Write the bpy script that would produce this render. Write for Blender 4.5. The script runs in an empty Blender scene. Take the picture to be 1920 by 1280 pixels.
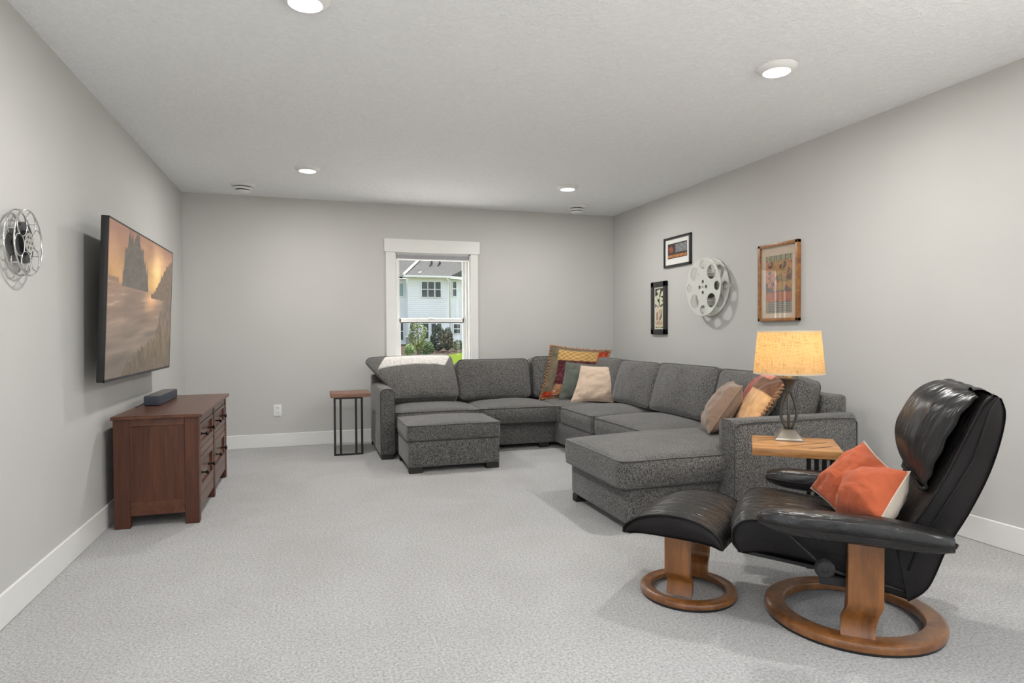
import bpy, bmesh, math, random
import numpy as np
from mathutils import Vector, Matrix, noise

random.seed(7)
PI = math.pi
scene = bpy.context.scene
COL = scene.collection

# ------------------------------------------------------------------ camera
CAM_H = 1.1114
cam_d = bpy.data.cameras.new('camera')
cam = bpy.data.objects.new('camera', cam_d)
COL.objects.link(cam)
cam_d.sensor_width = 36.0
cam_d.lens = 36.0 * 1177.49 / 1920.0
cam_d.shift_y = 3.0 / 1920.0
cam_d.clip_start = 0.05
cam_d.clip_end = 500
fw = Vector((0.30570945, 0.95197145, -0.0170904))
rt = Vector((0.95206779, -0.30583839, -0.00545908))
up = Vector((0.01042379, 0.01460232, 0.99983905))
M3 = Matrix((rt, up, -fw)).transposed()
cam.matrix_world = Matrix.Translation((0, 0, CAM_H)) @ M3.to_4x4()
scene.camera = cam

# ------------------------------------------------------------------ world, sun, exposure
scene.view_settings.view_transform = 'Standard'
scene.view_settings.look = 'None'
scene.view_settings.exposure = 0.27
scene.view_settings.gamma = 1.0
scene.view_settings.use_curve_mapping = False
scene.cycles.adaptive_threshold = 0.018
SKY = 0.42
world = bpy.data.worlds.new('sky')
scene.world = world
world.use_nodes = True
wn = world.node_tree.nodes
wl = world.node_tree.links
for n in list(wn):
    wn.remove(n)
w_out = wn.new('ShaderNodeOutputWorld')
w_bg = wn.new('ShaderNodeBackground')
w_sky = wn.new('ShaderNodeTexSky')
w_sky.sky_type = 'NISHITA'
w_sky.sun_disc = False
w_sky.sun_elevation = math.radians(59.5)
w_sky.sun_rotation = math.radians(32)
w_sky.air_density = 1.0
w_sky.dust_density = 3.0
w_hs = wn.new('ShaderNodeHueSaturation')
w_hs.inputs['Saturation'].default_value = 0.45
wl.new(w_sky.outputs[0], w_hs.inputs['Color'])
wl.new(w_hs.outputs[0], w_bg.inputs[0])
w_bg.inputs[1].default_value = SKY
wl.new(w_bg.outputs[0], w_out.inputs[0])

sun_d = bpy.data.lights.new('sun', 'SUN')
sun_d.energy = 22.0
sun_d.angle = math.radians(0.6)
sun_d.color = (1.0, 0.95, 0.88)
sun = bpy.data.objects.new('sun', sun_d)
COL.objects.link(sun)
sun.rotation_euler = Vector((-0.56, -1.0, -1.98)).to_track_quat('-Z', 'Y').to_euler()
sun.location = (10, 20, 30)

LAMP_W = 16.5          # each ceiling disk light
TABLE_W = 0.9          # bulb of the table lamp

# ------------------------------------------------------------------ material helpers
def s2l(c):
    return tuple((x / 12.92 if x <= 0.04045 else ((x + 0.055) / 1.055) ** 2.4) for x in c)

def rgb(r, g, b):
    return s2l((r / 255., g / 255., b / 255.))

def new_mat(name):
    m = bpy.data.materials.new(name)
    m.use_nodes = True
    nt = m.node_tree
    return m, nt.nodes, nt.links, nt.nodes['Principled BSDF']

def ramp(N, stops):
    r = N.new('ShaderNodeValToRGB')
    el = r.color_ramp.elements
    while len(el) > len(stops):
        el.remove(el[-1])
    while len(el) < len(stops):
        el.new(0.5)
    for e, (p, c) in zip(el, stops):
        e.position = p
        e.color = (c[0], c[1], c[2], 1)
    return r

def coords(N, L, scale=(1, 1, 1), rot=(0, 0, 0), kind='Object'):
    t = N.new('ShaderNodeTexCoord')
    mp = N.new('ShaderNodeMapping')
    mp.inputs['Scale'].default_value = scale
    mp.inputs['Rotation'].default_value = rot
    L.new(t.outputs[kind], mp.inputs['Vector'])
    return mp

def tex_noise(N, L, vec, scale, detail=2, rough=0.5, dist=0.0):
    n = N.new('ShaderNodeTexNoise')
    n.inputs['Scale'].default_value = scale
    n.inputs['Detail'].default_value = detail
    n.inputs['Roughness'].default_value = rough
    n.inputs['Distortion'].default_value = dist
    L.new(vec.outputs[0], n.inputs['Vector'])
    return n

def bump(N, L, src, bsdf, strength=0.3, dist=0.002, prev=None):
    b = N.new('ShaderNodeBump')
    b.inputs['Strength'].default_value = strength
    b.inputs['Distance'].default_value = dist
    L.new(src, b.inputs['Height'])
    if prev is not None:
        L.new(prev.outputs[0], b.inputs['Normal'])
    L.new(b.outputs[0], bsdf.inputs['Normal'])
    return b

def plain(name, col, rough=0.5, metal=0.0, spec=0.5, noise_amt=0.06, noise_scale=12.0, bump_s=0.0, bump_scale=200.0, bump_d=0.001, coat=0.0):
    m, N, L, B = new_mat(name)
    c = coords(N, L)
    n = tex_noise(N, L, c, noise_scale, 3)
    a = tuple(x * (1 - noise_amt) for x in col)
    b = tuple(min(1, x * (1 + noise_amt)) for x in col)
    r = ramp(N, [(0.3, a), (0.7, b)])
    L.new(n.outputs['Fac'], r.inputs[0])
    L.new(r.outputs[0], B.inputs['Base Color'])
    B.inputs['Roughness'].default_value = rough
    B.inputs['Metallic'].default_value = metal
    B.inputs['Specular IOR Level'].default_value = spec
    B.inputs['Coat Weight'].default_value = coat
    if bump_s > 0:
        n2 = tex_noise(N, L, c, bump_scale, 2)
        bump(N, L, n2.outputs['Fac'], B, bump_s, bump_d)
    return m

def wood(name, dark, light, scale=(1, 14, 14), rough=0.4, coat=0.2, fine=60.0, rot=(0, 0, 0)):
    m, N, L, B = new_mat(name)
    c = coords(N, L, scale, rot)
    n1 = tex_noise(N, L, c, 1.6, 4, 0.6, 0.8)
    n2 = tex_noise(N, L, c, fine / 10., 6, 0.65, 0.2)
    mx = N.new('ShaderNodeMath'); mx.operation = 'ADD'
    ml = N.new('ShaderNodeMath'); ml.operation = 'MULTIPLY'; ml.inputs[1].default_value = 0.55
    L.new(n2.outputs['Fac'], ml.inputs[0])
    L.new(n1.outputs['Fac'], mx.inputs[0]); L.new(ml.outputs[0], mx.inputs[1])
    mid = tuple((a + b) / 2 for a, b in zip(dark, light))
    r = ramp(N, [(0.55, dark), (0.78, mid), (0.98, light)])
    L.new(mx.outputs[0], r.inputs[0])
    L.new(r.outputs[0], B.inputs['Base Color'])
    B.inputs['Roughness'].default_value = rough
    B.inputs['Coat Weight'].default_value = coat
    B.inputs['Coat Roughness'].default_value = 0.25
    bump(N, L, n2.outputs['Fac'], B, 0.08, 0.001)
    return m

def tweed(name, dark, light, scale=150.0, sheen=0.25):
    m, N, L, B = new_mat(name)
    c = coords(N, L, (1, 1, 0.55))
    n1 = tex_noise(N, L, c, scale, 2, 0.7)
    n2 = tex_noise(N, L, c, scale * 2.7, 1, 0.6)
    n3 = tex_noise(N, L, c, 5.0, 2)
    a = N.new('ShaderNodeMath'); a.operation = 'ADD'
    b = N.new('ShaderNodeMath'); b.operation = 'MULTIPLY_ADD'; b.inputs[1].default_value = 0.5
    L.new(n2.outputs['Fac'], b.inputs[0]); L.new(n1.outputs['Fac'], b.inputs[2])
    mid = tuple((x + y) / 2.2 for x, y in zip(dark, light))
    r = ramp(N, [(0.58, dark), (0.76, mid), (0.95, light)])
    L.new(b.outputs[0], r.inputs[0])
    mixc = N.new('ShaderNodeMix'); mixc.data_type = 'RGBA'; mixc.blend_type = 'MULTIPLY'
    mixc.inputs['Factor'].default_value = 0.35
    r3 = ramp(N, [(0.3, (0.75, 0.75, 0.75)), (0.7, (1, 1, 1))])
    L.new(n3.outputs['Fac'], r3.inputs[0])
    L.new(r.outputs[0], mixc.inputs['A']); L.new(r3.outputs[0], mixc.inputs['B'])
    L.new(mixc.outputs['Result'], B.inputs['Base Color'])
    B.inputs['Roughness'].default_value = 0.95
    B.inputs['Specular IOR Level'].default_value = 0.15
    B.inputs['Sheen Weight'].default_value = sheen
    B.inputs['Sheen Roughness'].default_value = 0.5
    bump(N, L, b.outputs[0], B, 0.5, 0.003)
    return m

def cloth(name, col, var=0.12, scale=9.0, sheen=0.4, wr=0.5, rough=0.9):
    m, N, L, B = new_mat(name)
    c = coords(N, L)
    n = tex_noise(N, L, c, scale, 4, 0.6, 0.6)
    r = ramp(N, [(0.3, tuple(x * (1 - var) for x in col)), (0.72, tuple(min(1, x * (1 + var)) for x in col))])
    L.new(n.outputs['Fac'], r.inputs[0]); L.new(r.outputs[0], B.inputs['Base Color'])
    B.inputs['Roughness'].default_value = rough
    B.inputs['Specular IOR Level'].default_value = 0.2
    B.inputs['Sheen Weight'].default_value = sheen
    n2 = tex_noise(N, L, c, 400, 1)
    b1 = bump(N, L, n2.outputs['Fac'], B, 0.2, 0.001)
    n3 = tex_noise(N, L, c, 14, 2, 0.5, 1.5)
    bump(N, L, n3.outputs['Fac'], B, wr * 0.5, 0.012, b1)
    return m

def leather(name, scale=(9, 30, 9), wr=0.75, base=(0.011, 0.0098, 0.0095), rough=0.30, spec=0.5):
    m, N, L, B = new_mat(name)
    c = coords(N, L, scale)
    n = tex_noise(N, L, c, 1.3, 3, 0.55, 0.5)
    c2 = coords(N, L)
    n2 = tex_noise(N, L, c2, 260, 2)
    n3 = tex_noise(N, L, c2, 7, 2)
    r = ramp(N, [(0.35, base), (0.75, tuple(x * 1.9 for x in base))])
    L.new(n3.outputs['Fac'], r.inputs[0]); L.new(r.outputs[0], B.inputs['Base Color'])
    B.inputs['Roughness'].default_value = rough
    B.inputs['Specular IOR Level'].default_value = spec
    B.inputs['Coat Weight'].default_value = 0.0
    b1 = bump(N, L, n2.outputs['Fac'], B, 0.12, 0.001)
    bump(N, L, n.outputs['Fac'], B, wr, 0.012, b1)
    return m

def attr_mat(name, rough=0.7, emit=0.0, coat=0.0, spec=0.3, bump_s=0.0):
    m, N, L, B = new_mat(name)
    a = N.new('ShaderNodeAttribute'); a.attribute_name = 'paint'
    if emit > 0:
        B.inputs['Base Color'].default_value = (0.01, 0.01, 0.01, 1)
        L.new(a.outputs['Color'], B.inputs['Emission Color'])
        B.inputs['Emission Strength'].default_value = emit
    else:
        L.new(a.outputs['Color'], B.inputs['Base Color'])
    B.inputs['Roughness'].default_value = rough
    B.inputs['Coat Weight'].default_value = coat
    B.inputs['Coat Roughness'].default_value = 0.2
    B.inputs['Specular IOR Level'].default_value = spec
    if bump_s:
        c = coords(N, L)
        n = tex_noise(N, L, c, 260, 2)
        b1 = bump(N, L, n.outputs['Fac'], B, bump_s, 0.002)
        n3 = tex_noise(N, L, c, 16, 2, 0.5, 1.2)
        bump(N, L, n3.outputs['Fac'], B, bump_s, 0.01, b1)
        B.inputs['Sheen Weight'].default_value = 0.3
    return m

def glass_mat(name, ior=1.5, tint=(1, 1, 1)):
    m = bpy.data.materials.new(name); m.use_nodes = True
    N = m.node_tree.nodes; L = m.node_tree.links
    N.remove(N['Principled BSDF'])
    out = N['Material Output']
    t = N.new('ShaderNodeBsdfTransparent'); t.inputs[0].default_value = (*tint, 1)
    g = N.new('ShaderNodeBsdfGlossy'); g.inputs['Roughness'].default_value = 0.0
    f = N.new('ShaderNodeFresnel'); f.inputs['IOR'].default_value = ior
    mx = N.new('ShaderNodeMixShader')
    ge = N.new('ShaderNodeNewGeometry')
    ff = N.new('ShaderNodeMath'); ff.operation = 'SUBTRACT'; ff.inputs[0].default_value = 1.0
    L.new(ge.outputs['Backfacing'], ff.inputs[1])
    fm = N.new('ShaderNodeMath'); fm.operation = 'MULTIPLY'
    L.new(f.outputs[0], fm.inputs[0]); L.new(ff.outputs[0], fm.inputs[1])
    L.new(fm.outputs[0], mx.inputs[0]); L.new(t.outputs[0], mx.inputs[1]); L.new(g.outputs[0], mx.inputs[2])
    L.new(mx.outputs[0], out.inputs['Surface'])
    return m

def emit_mat(name, col, strength):
    m, N, L, B = new_mat(name)
    c = coords(N, L)
    n = tex_noise(N, L, c, 20, 1)
    r = ramp(N, [(0.0, tuple(x * 0.97 for x in col)), (1.0, col)])
    L.new(n.outputs['Fac'], r.inputs[0])
    L.new(r.outputs[0], B.inputs['Emission Color'])
    B.inputs['Base Color'].default_value = (0.8, 0.8, 0.8, 1)
    B.inputs['Emission Strength'].default_value = strength
    return m

# ------------------------------------------------------------------ mesh builder
class MB:
    def __init__(self):
        self.bm = bmesh.new()

    def box(self, lo, hi, bev=0.0, seg=2, mat=None):
        lo = Vector(lo); hi = Vector(hi)
        c = (lo + hi) / 2; s = hi - lo
        r = bmesh.ops.create_cube(self.bm, size=1.0)
        vs = r['verts']
        for v in vs:
            v.co = Vector((v.co.x * s.x + c.x, v.co.y * s.y + c.y, v.co.z * s.z + c.z))
        new = list(vs)
        if bev > 0:
            es = list({e for v in vs for e in v.link_edges})
            rr = bmesh.ops.bevel(self.bm, geom=es, offset=bev, segments=seg, profile=0.5, affect='EDGES')
            new = list({v for f in rr['faces'] for v in f.verts} | {v for v in vs if v.is_valid})
        if mat is not None:
            for v in new:
                v.co = mat @ v.co
        return self

    def tube(self, pts, r, sides=8, closed=False, cap=True, radii=None):
        pts = [Vector(p) for p in pts]
        n = len(pts)
        rings = []
        prev = None
        for i, p in enumerate(pts):
            if closed:
                t = (pts[(i + 1) % n] - pts[i - 1]).normalized()
            else:
                t = (pts[min(i + 1, n - 1)] - pts[max(i - 1, 0)]).normalized()
            if prev is None:
                a = Vector((0, 0, 1)) if abs(t.z) < 0.9 else Vector((1, 0, 0))
                u = t.cross(a).normalized()
            else:
                u = (prev - t * prev.dot(t))
                u = u.normalized() if u.length > 1e-6 else t.orthogonal().normalized()
            prev = u
            w = t.cross(u)
            rr = radii[i] if radii else r
            rings.append([self.bm.verts.new(p + (u * math.cos(2 * PI * k / sides) + w * math.sin(2 * PI * k / sides)) * rr) for k in range(sides)])
        m = n if closed else n - 1
        for i in range(m):
            A = rings[i]; Bq = rings[(i + 1) % n]
            for k in range(sides):
                self.bm.faces.new((A[k], A[(k + 1) % sides], Bq[(k + 1) % sides], Bq[k]))
        if cap and not closed:
            self.bm.faces.new(list(reversed(rings[0])))
            self.bm.faces.new(rings[-1])
        return self

    def lathe(self, prof, seg=32, mat=None, closed=False):
        """prof: list of (r, z); r=0 ends make poles"""
        rings = []
        for (r, z) in prof:
            if r < 1e-6:
                rings.append([self.bm.verts.new((0, 0, z))])
            else:
                rings.append([self.bm.verts.new((r * math.cos(2 * PI * k / seg), r * math.sin(2 * PI * k / seg), z)) for k in range(seg)])
        pairs = list(zip(rings, rings[1:]))
        if closed:
            pairs.append((rings[-1], rings[0]))
        for A, Bq in pairs:
            for k in range(seg):
                k2 = (k + 1) % seg
                if len(A) == 1 and len(Bq) == 1:
                    continue
                if len(A) == 1:
                    self.bm.faces.new((A[0], Bq[k2], Bq[k]))
                elif len(Bq) == 1:
                    self.bm.faces.new((A[k], A[k2], Bq[0]))
                else:
                    self.bm.faces.new((A[k], A[k2], Bq[k2], Bq[k]))
        if mat is not None:
            for ring in rings:
                for v in ring:
                    v.co = mat @ v.co
        return self

    def prism(self, poly, a, b, axis='y', bev=0.0):
        """extrude 2D polygon between a and b along axis. poly coords: (p,q)"""
        def mk(p, q, t):
            return {'x': (t, p, q), 'y': (p, t, q), 'z': (p, q, t)}[axis]
        A = [self.bm.verts.new(mk(p, q, a)) for p, q in poly]
        Bv = [self.bm.verts.new(mk(p, q, b)) for p, q in poly]
        fs = [self.bm.faces.new(A), self.bm.faces.new(list(reversed(Bv)))]
        n = len(poly)
        for i in range(n):
            fs.append(self.bm.faces.new((A[i], Bv[i], Bv[(i + 1) % n], A[(i + 1) % n])))
        if bev > 0:
            es = list({e for f in fs[:2] for e in f.edges})
            bmesh.ops.bevel(self.bm, geom=es, offset=bev, segments=2, profile=0.5, affect='EDGES')
        return self

    def grid(self, fn, nu, nv, wrap_u=False):
        g = [[self.bm.verts.new(fn(i / nu, j / nv)) for j in range(nv + 1)] for i in range(nu if wrap_u else nu + 1)]
        for i in range(nu):
            i2 = (i + 1) % len(g)
            for j in range(nv):
                self.bm.faces.new((g[i][j], g[i2][j], g[i2][j + 1], g[i][j + 1]))
        return g

    def xf(self, fn):
        for v in self.bm.verts:
            v.co = fn(v.co.copy())
        return self

    def shift(self, d):
        d = Vector(d)
        for v in self.bm.verts:
            v.co += d
        return self

    def build(self, name, mat, parent=None, smooth=35, loc=(0, 0, 0), label=None, fix=True, kind=None, merge=False):
        if merge:
            bmesh.ops.remove_doubles(self.bm, verts=self.bm.verts, dist=1e-5)
        if fix:
            bmesh.ops.recalc_face_normals(self.bm, faces=self.bm.faces)
        me = bpy.data.meshes.new(name)
        self.bm.to_mesh(me); self.bm.free()
        if smooth:
            me.shade_smooth()
            if smooth < 180:
                me.set_sharp_from_angle(angle=math.radians(smooth))
        return link(name, me, mat, parent, loc, label, kind)

def link(name, data, mat, parent=None, loc=(0, 0, 0), label=None, kind=None):
    o = bpy.data.objects.new(name, data)
    COL.objects.link(o)
    if mat is not None and hasattr(data, 'materials'):
        data.materials.append(mat)
    if parent is not None:
        o.parent = parent
    o.location = loc
    if label: o['label'] = label
    if kind: o['kind'] = kind
    return o

def thing(name, label, cat, loc=(0, 0, 0), rotz=0.0, group=None):
    o = bpy.data.objects.new(name, None)
    COL.objects.link(o)
    o.empty_display_size = 0.1
    o.location = loc
    o.rotation_euler = (0, 0, rotz)
    o['label'] = label; o['category'] = cat
    if group: o['group'] = group
    return o

def tag(o, label, cat, group=None):
    o['label'] = label; o['category'] = cat
    if group: o['group'] = group
    return o

def struct(mb, name, mat, parent=None, smooth=0, loc=(0, 0, 0)):
    o = mb.build(name, mat, parent, smooth, loc)
    if parent is None:
        o['kind'] = 'structure'
    return o

def copy_tree(o, parent=None):
    c = o.copy(); COL.objects.link(c)
    if parent is not None: c.parent = parent
    for ch in list(o.children):
        copy_tree(ch, c)
    return c

def set_paint(me, cols):
    """cols: (nverts,3) sRGB 0..1"""
    c = np.clip(cols, 0, 1)
    lin = np.where(c <= 0.04045, c / 12.92, ((c + 0.055) / 1.055) ** 2.4)
    a = me.color_attributes.new('paint', 'FLOAT_COLOR', 'POINT')
    buf = np.ones((len(me.vertices), 4), np.float32); buf[:, :3] = lin
    a.data.foreach_set('color', buf.ravel())

def painted_panel(name, mat, parent, nu, nv, pos, colfn, loc=(0, 0, 0), label=None):
    """flat print: pos(u,v)->xyz arrays, colfn(U,V)->(N,3) sRGB; u across, v up"""
    U, V = np.meshgrid(np.linspace(0, 1, nu + 1), np.linspace(0, 1, nv + 1), indexing='ij')
    U = U.ravel(); V = V.ravel()
    P = pos(U, V)
    idx = np.arange((nu + 1) * (nv + 1)).reshape(nu + 1, nv + 1)
    F = np.stack([idx[:-1, :-1], idx[1:, :-1], idx[1:, 1:], idx[:-1, 1:]], -1).reshape(-1, 4)
    me = bpy.data.meshes.new(name)
    me.from_pydata(P.tolist(), [], F.tolist())
    set_paint(me, colfn(U, V))
    return link(name, me, mat, parent, loc, label)

# value noise for painting
_rs = np.random.RandomState(3)
_tab = _rs.rand(64, 64)
def vnoise(x, y):
    xi = np.floor(x).astype(int); yi = np.floor(y).astype(int)
    fx = x - xi; fy = y - yi
    fx = fx * fx * (3 - 2 * fx); fy = fy * fy * (3 - 2 * fy)
    t = lambda a, b: _tab[a % 64, b % 64]
    return (t(xi, yi) * (1 - fx) + t(xi + 1, yi) * fx) * (1 - fy) + (t(xi, yi + 1) * (1 - fx) + t(xi + 1, yi + 1) * fx) * fy
def fbm(x, y, o=4):
    s = 0; a = 0.5
    for i in range(o):
        s = s + a * vnoise(x, y); x = x * 2.03 + 7.1; y = y * 2.03 + 3.7; a *= 0.5
    return s / (1 - 0.5 ** o)
def sstep(a, b, x):
    t = np.clip((x - a) / (b - a), 0, 1)
    return t * t * (3 - 2 * t)
def lerp(a, b, t):
    return a * (1 - t[:, None]) + np.array(b) * t[:, None]

# ------------------------------------------------------------------ materials
def wall_paint():
    m, N, L, B = new_mat('wall_paint')
    c = coords(N, L)
    n = tex_noise(N, L, c, 1.2, 2)
    r = ramp(N, [(0.3, (0.545, 0.538, 0.522)), (0.7, (0.575, 0.568, 0.551))])
    L.new(n.outputs['Fac'], r.inputs[0]); L.new(r.outputs[0], B.inputs['Base Color'])
    B.inputs['Roughness'].default_value = 0.62
    B.inputs['Specular IOR Level'].default_value = 0.25
    n2 = tex_noise(N, L, c, 120, 2)
    bump(N, L, n2.outputs['Fac'], B, 0.08, 0.001)
    return m

def ceiling_paint():
    m, N, L, B = new_mat('ceiling_texture')
    c = coords(N, L)
    n = tex_noise(N, L, c, 42, 4, 0.6)
    r = ramp(N, [(0.42, (0.0, 0.0, 0.0)), (0.58, (1, 1, 1))])
    L.new(n.outputs['Fac'], r.inputs[0])
    r2 = ramp(N, [(0.35, (0.855, 0.87, 0.875)), (0.65, (0.90, 0.915, 0.92))])
    L.new(n.outputs['Fac'], r2.inputs[0]); L.new(r2.outputs[0], B.inputs['Base Color'])
    B.inputs['Roughness'].default_value = 0.85
    bump(N, L, r.outputs[0], B, 0.42, 0.004)
    return m

def carpet_mat():
    m, N, L, B = new_mat('carpet_pile')
    c = coords(N, L)
    n1 = tex_noise(N, L, c, 95, 3, 0.75)
    n2 = tex_noise(N, L, c, 300, 2, 0.6)
    n3 = tex_noise(N, L, c, 1.7, 4, 0.6, 0.8)
    a = N.new('ShaderNodeMath'); a.operation = 'MULTIPLY_ADD'; a.inputs[1].default_value = 0.6
    L.new(n2.outputs['Fac'], a.inputs[0]); L.new(n1.outputs['Fac'], a.inputs[2])
    r = ramp(N, [(0.52, (0.22, 0.215, 0.212)), (0.76, (0.54, 0.535, 0.531)), (1.0, (0.78, 0.775, 0.771))])
    L.new(a.outputs[0], r.inputs[0])
    mx = N.new('ShaderNodeMix'); mx.data_type = 'RGBA'; mx.blend_type = 'MULTIPLY'
    mx.inputs['Factor'].default_value = 1.0
    r3 = ramp(N, [(0.34, (0.92, 0.915, 0.91)), (0.62, (1, 1, 1))])
    L.new(n3.outputs['Fac'], r3.inputs[0])
    L.new(r.outputs[0], mx.inputs['A']); L.new(r3.outputs[0], mx.inputs['B'])
    L.new(mx.outputs['Result'], B.inputs['Base Color'])
    B.inputs['Roughness'].default_value = 1.0
    B.inputs['Specular IOR Level'].default_value = 0.05
    B.inputs['Sheen Weight'].default_value = 0.25
    b1 = bump(N, L, a.outputs[0], B, 0.9, 0.012)
    bump(N, L, n3.outputs['Fac'], B, 0.25, 0.02, b1)
    return m

M_wall = wall_paint()
M_ceil = ceiling_paint()
M_carpet = carpet_mat()
M_trim = plain('white_trim_paint', (0.78, 0.775, 0.755), 0.4, noise_amt=0.01)
M_vinyl = plain('window_vinyl', (0.80, 0.81, 0.79), 0.35, noise_amt=0.01)
M_glass = glass_mat('window_glass')
M_tweed = tweed('charcoal_tweed', (0.014, 0.0133, 0.0126), (0.255, 0.246, 0.236), 195.0)
M_pipe = cloth('charcoal_piping', (0.062, 0.06, 0.058), 0.2, 60)
M_footwood = plain('dark_foot_wood', (0.02, 0.015, 0.012), 0.5)
M_black = plain('black_plastic', (0.012, 0.012, 0.013), 0.4)
M_blackmetal = plain('black_steel', (0.022, 0.021, 0.021), 0.45, 0.4)
M_chrome = plain('chrome', (0.75, 0.75, 0.74), 0.12, 1.0, noise_amt=0.02)
M_reel = plain('reel_enamel', (0.66, 0.665, 0.625), 0.35, 0.25, noise_amt=0.04)
M_reeldark = plain('reel_core_grey', (0.10, 0.09, 0.085), 0.5, 0.3)
M_filmblack = plain('film_black', (0.014, 0.014, 0.015), 0.35)
M_cherry = wood('cherry_wood', (0.048, 0.0125, 0.0055), (0.118, 0.036, 0.015), (11, 11, 0.8), 0.45, 0.03)
M_cherry_h = wood('cherry_wood_top', (0.066, 0.019, 0.008), (0.150, 0.052, 0.023), (12, 0.8, 9), 0.34, 0.15)
M_oak = wood('golden_oak', (0.33, 0.135, 0.035), (0.62, 0.33, 0.125), (2.0, 22, 22), 0.4, 0.15)
M_walnut = wood('brown_ash', (0.15, 0.07, 0.04), (0.32, 0.17, 0.11), (2.0, 22, 22), 0.45, 0.1)
M_inlay = plain('dark_inlay', (0.03, 0.022, 0.018), 0.5)
M_teak = wood('chair_beech', (0.105, 0.034, 0.008), (0.35, 0.135, 0.032), (7, 7, 0.9), 0.30, 0.35)
M_teak_r = wood('ring_beech', (0.11, 0.038, 0.010), (0.30, 0.12, 0.034), (7, 7, 7), 0.28, 0.5)
M_leather = leather('black_leather')
M_leather_s = leather('black_leather_side', (5, 5, 5), 0.25, (0.009, 0.0075, 0.0073), 0.5, 0.22)
M_leather_h = leather('black_leather_wrinkled', (4, 34, 5), 0.6, (0.011, 0.010, 0.0102), 0.28)
M_lampmetal = plain('bronze_grey_metal', (0.10, 0.095, 0.085), 0.38, 0.8)
M_lampbase = plain('pewter_lamp_base', (0.27, 0.25, 0.22), 0.42, 0.7)
M_frame_black = plain('black_frame', (0.025, 0.025, 0.024), 0.35)
M_frame_oak = wood('oak_frame', (0.20, 0.075, 0.02), (0.42, 0.19, 0.06), (12, 12, 2), 0.35, 0.3)
M_mat_white = plain('white_mount_board', (0.80, 0.79, 0.76), 0.9, noise_amt=0.01)
M_mat_tan = plain('tan_mount_board', (0.58, 0.47, 0.36), 0.9, noise_amt=0.03)
M_picglass = glass_mat('picture_glass', 1.75)
M_picglass2 = glass_mat('picture_glass_plain', 1.3)
M_print = attr_mat('printed_poster', 0.7)
M_screen = attr_mat('tv_screen', 0.3, emit=0.74, coat=0.15)
M_patch = attr_mat('patchwork_fabric', 0.92, bump_s=0.4, spec=0.15)
M_shade_blind = plain('grey_cellular_shade', (0.42, 0.42, 0.44), 0.8)
M_white_plastic = plain('white_plastic', (0.80, 0.80, 0.785), 0.4, noise_amt=0.01)
M_lens = emit_mat('light_lens', (1.0, 0.985, 0.96), 5.0)
M_grey_fabric = plain('soundbar_cloth', (0.045, 0.055, 0.075), 0.75, bump_s=0.3, bump_scale=700)
M_soundtop = plain('soundbar_top', (0.09, 0.085, 0.08), 0.35)

# ------------------------------------------------------------------ room shell
XL, XR, YB, YF, H = -1.1315, 3.3373, 6.561, -3.4, 2.44
T = 0.16
struct(MB().box((XL - T, YF - T, -0.2), (XR + T, YB + T, 0.0)), 'floor', M_carpet)
struct(MB().box((XL - T, YF - T, H), (XR + T, YB + T, H + 0.2)), 'ceiling', M_ceil)
# side walls; unseen wide windows added behind the camera so daylight reaches the ceiling
SW0, SW1, SZ0, SZ1 = -2.9, 0.95, 0.30, 2.25
for nm, x0, x1 in (('wall_left', XL - T, XL), ('wall_right', XR, XR + T)):
    struct(MB().box((x0, YF, 0), (x1, SW0, H)).box((x0, SW1, 0), (x1, YB, H)).box((x0, SW0, 0), (x1, SW1, SZ0)).box((x0, SW0, SZ1), (x1, SW1, H)), nm, M_wall)
for k, x in ((4, XL - 0.08), (5, XR + 0.08)):
    w = bpy.data.objects.new('window_%d' % k, None); COL.objects.link(w)
    w.location = (x, (SW0 + SW1) / 2, SZ0); w['kind'] = 'structure'
    L2 = (SW1 - SW0) / 2; hz = SZ1 - SZ0
    f = MB()
    ys_ = [-L2, -L2 / 3, L2 / 3, L2]
    for y in ys_:
        yy = min(max(y, -L2 + 0.03), L2 - 0.03)
        f.box((-0.03, yy - 0.03, 0), (0.03, yy + 0.03, hz))
    f.box((-0.03, -L2, 0), (0.03, L2, 0.06)).box((-0.03, -L2, hz - 0.06), (0.03, L2, hz))
    f.build('window_frame', M_vinyl, w, 0)
    for y0, y1 in zip(ys_, ys_[1:]):
        MB().box((-0.004, y0 + 0.03, 0.06), (0.004, y1 - 0.03, hz - 0.06)).build('pane', M_glass, w, 0)
# back wall with the window opening
WX0, WX1, WZ0, WZ1 = 0.842, 1.640, 0.70, 1.946
struct(MB().box((XL - T, YB, 0), (WX0, YB + T, H)).box((WX1, YB, 0), (XR + T, YB + T, H))
       .box((WX0, YB, 0), (WX1, YB + T, WZ0)).box((WX0, YB, WZ1), (WX1, YB + T, H)), 'wall_back', M_wall)
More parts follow.
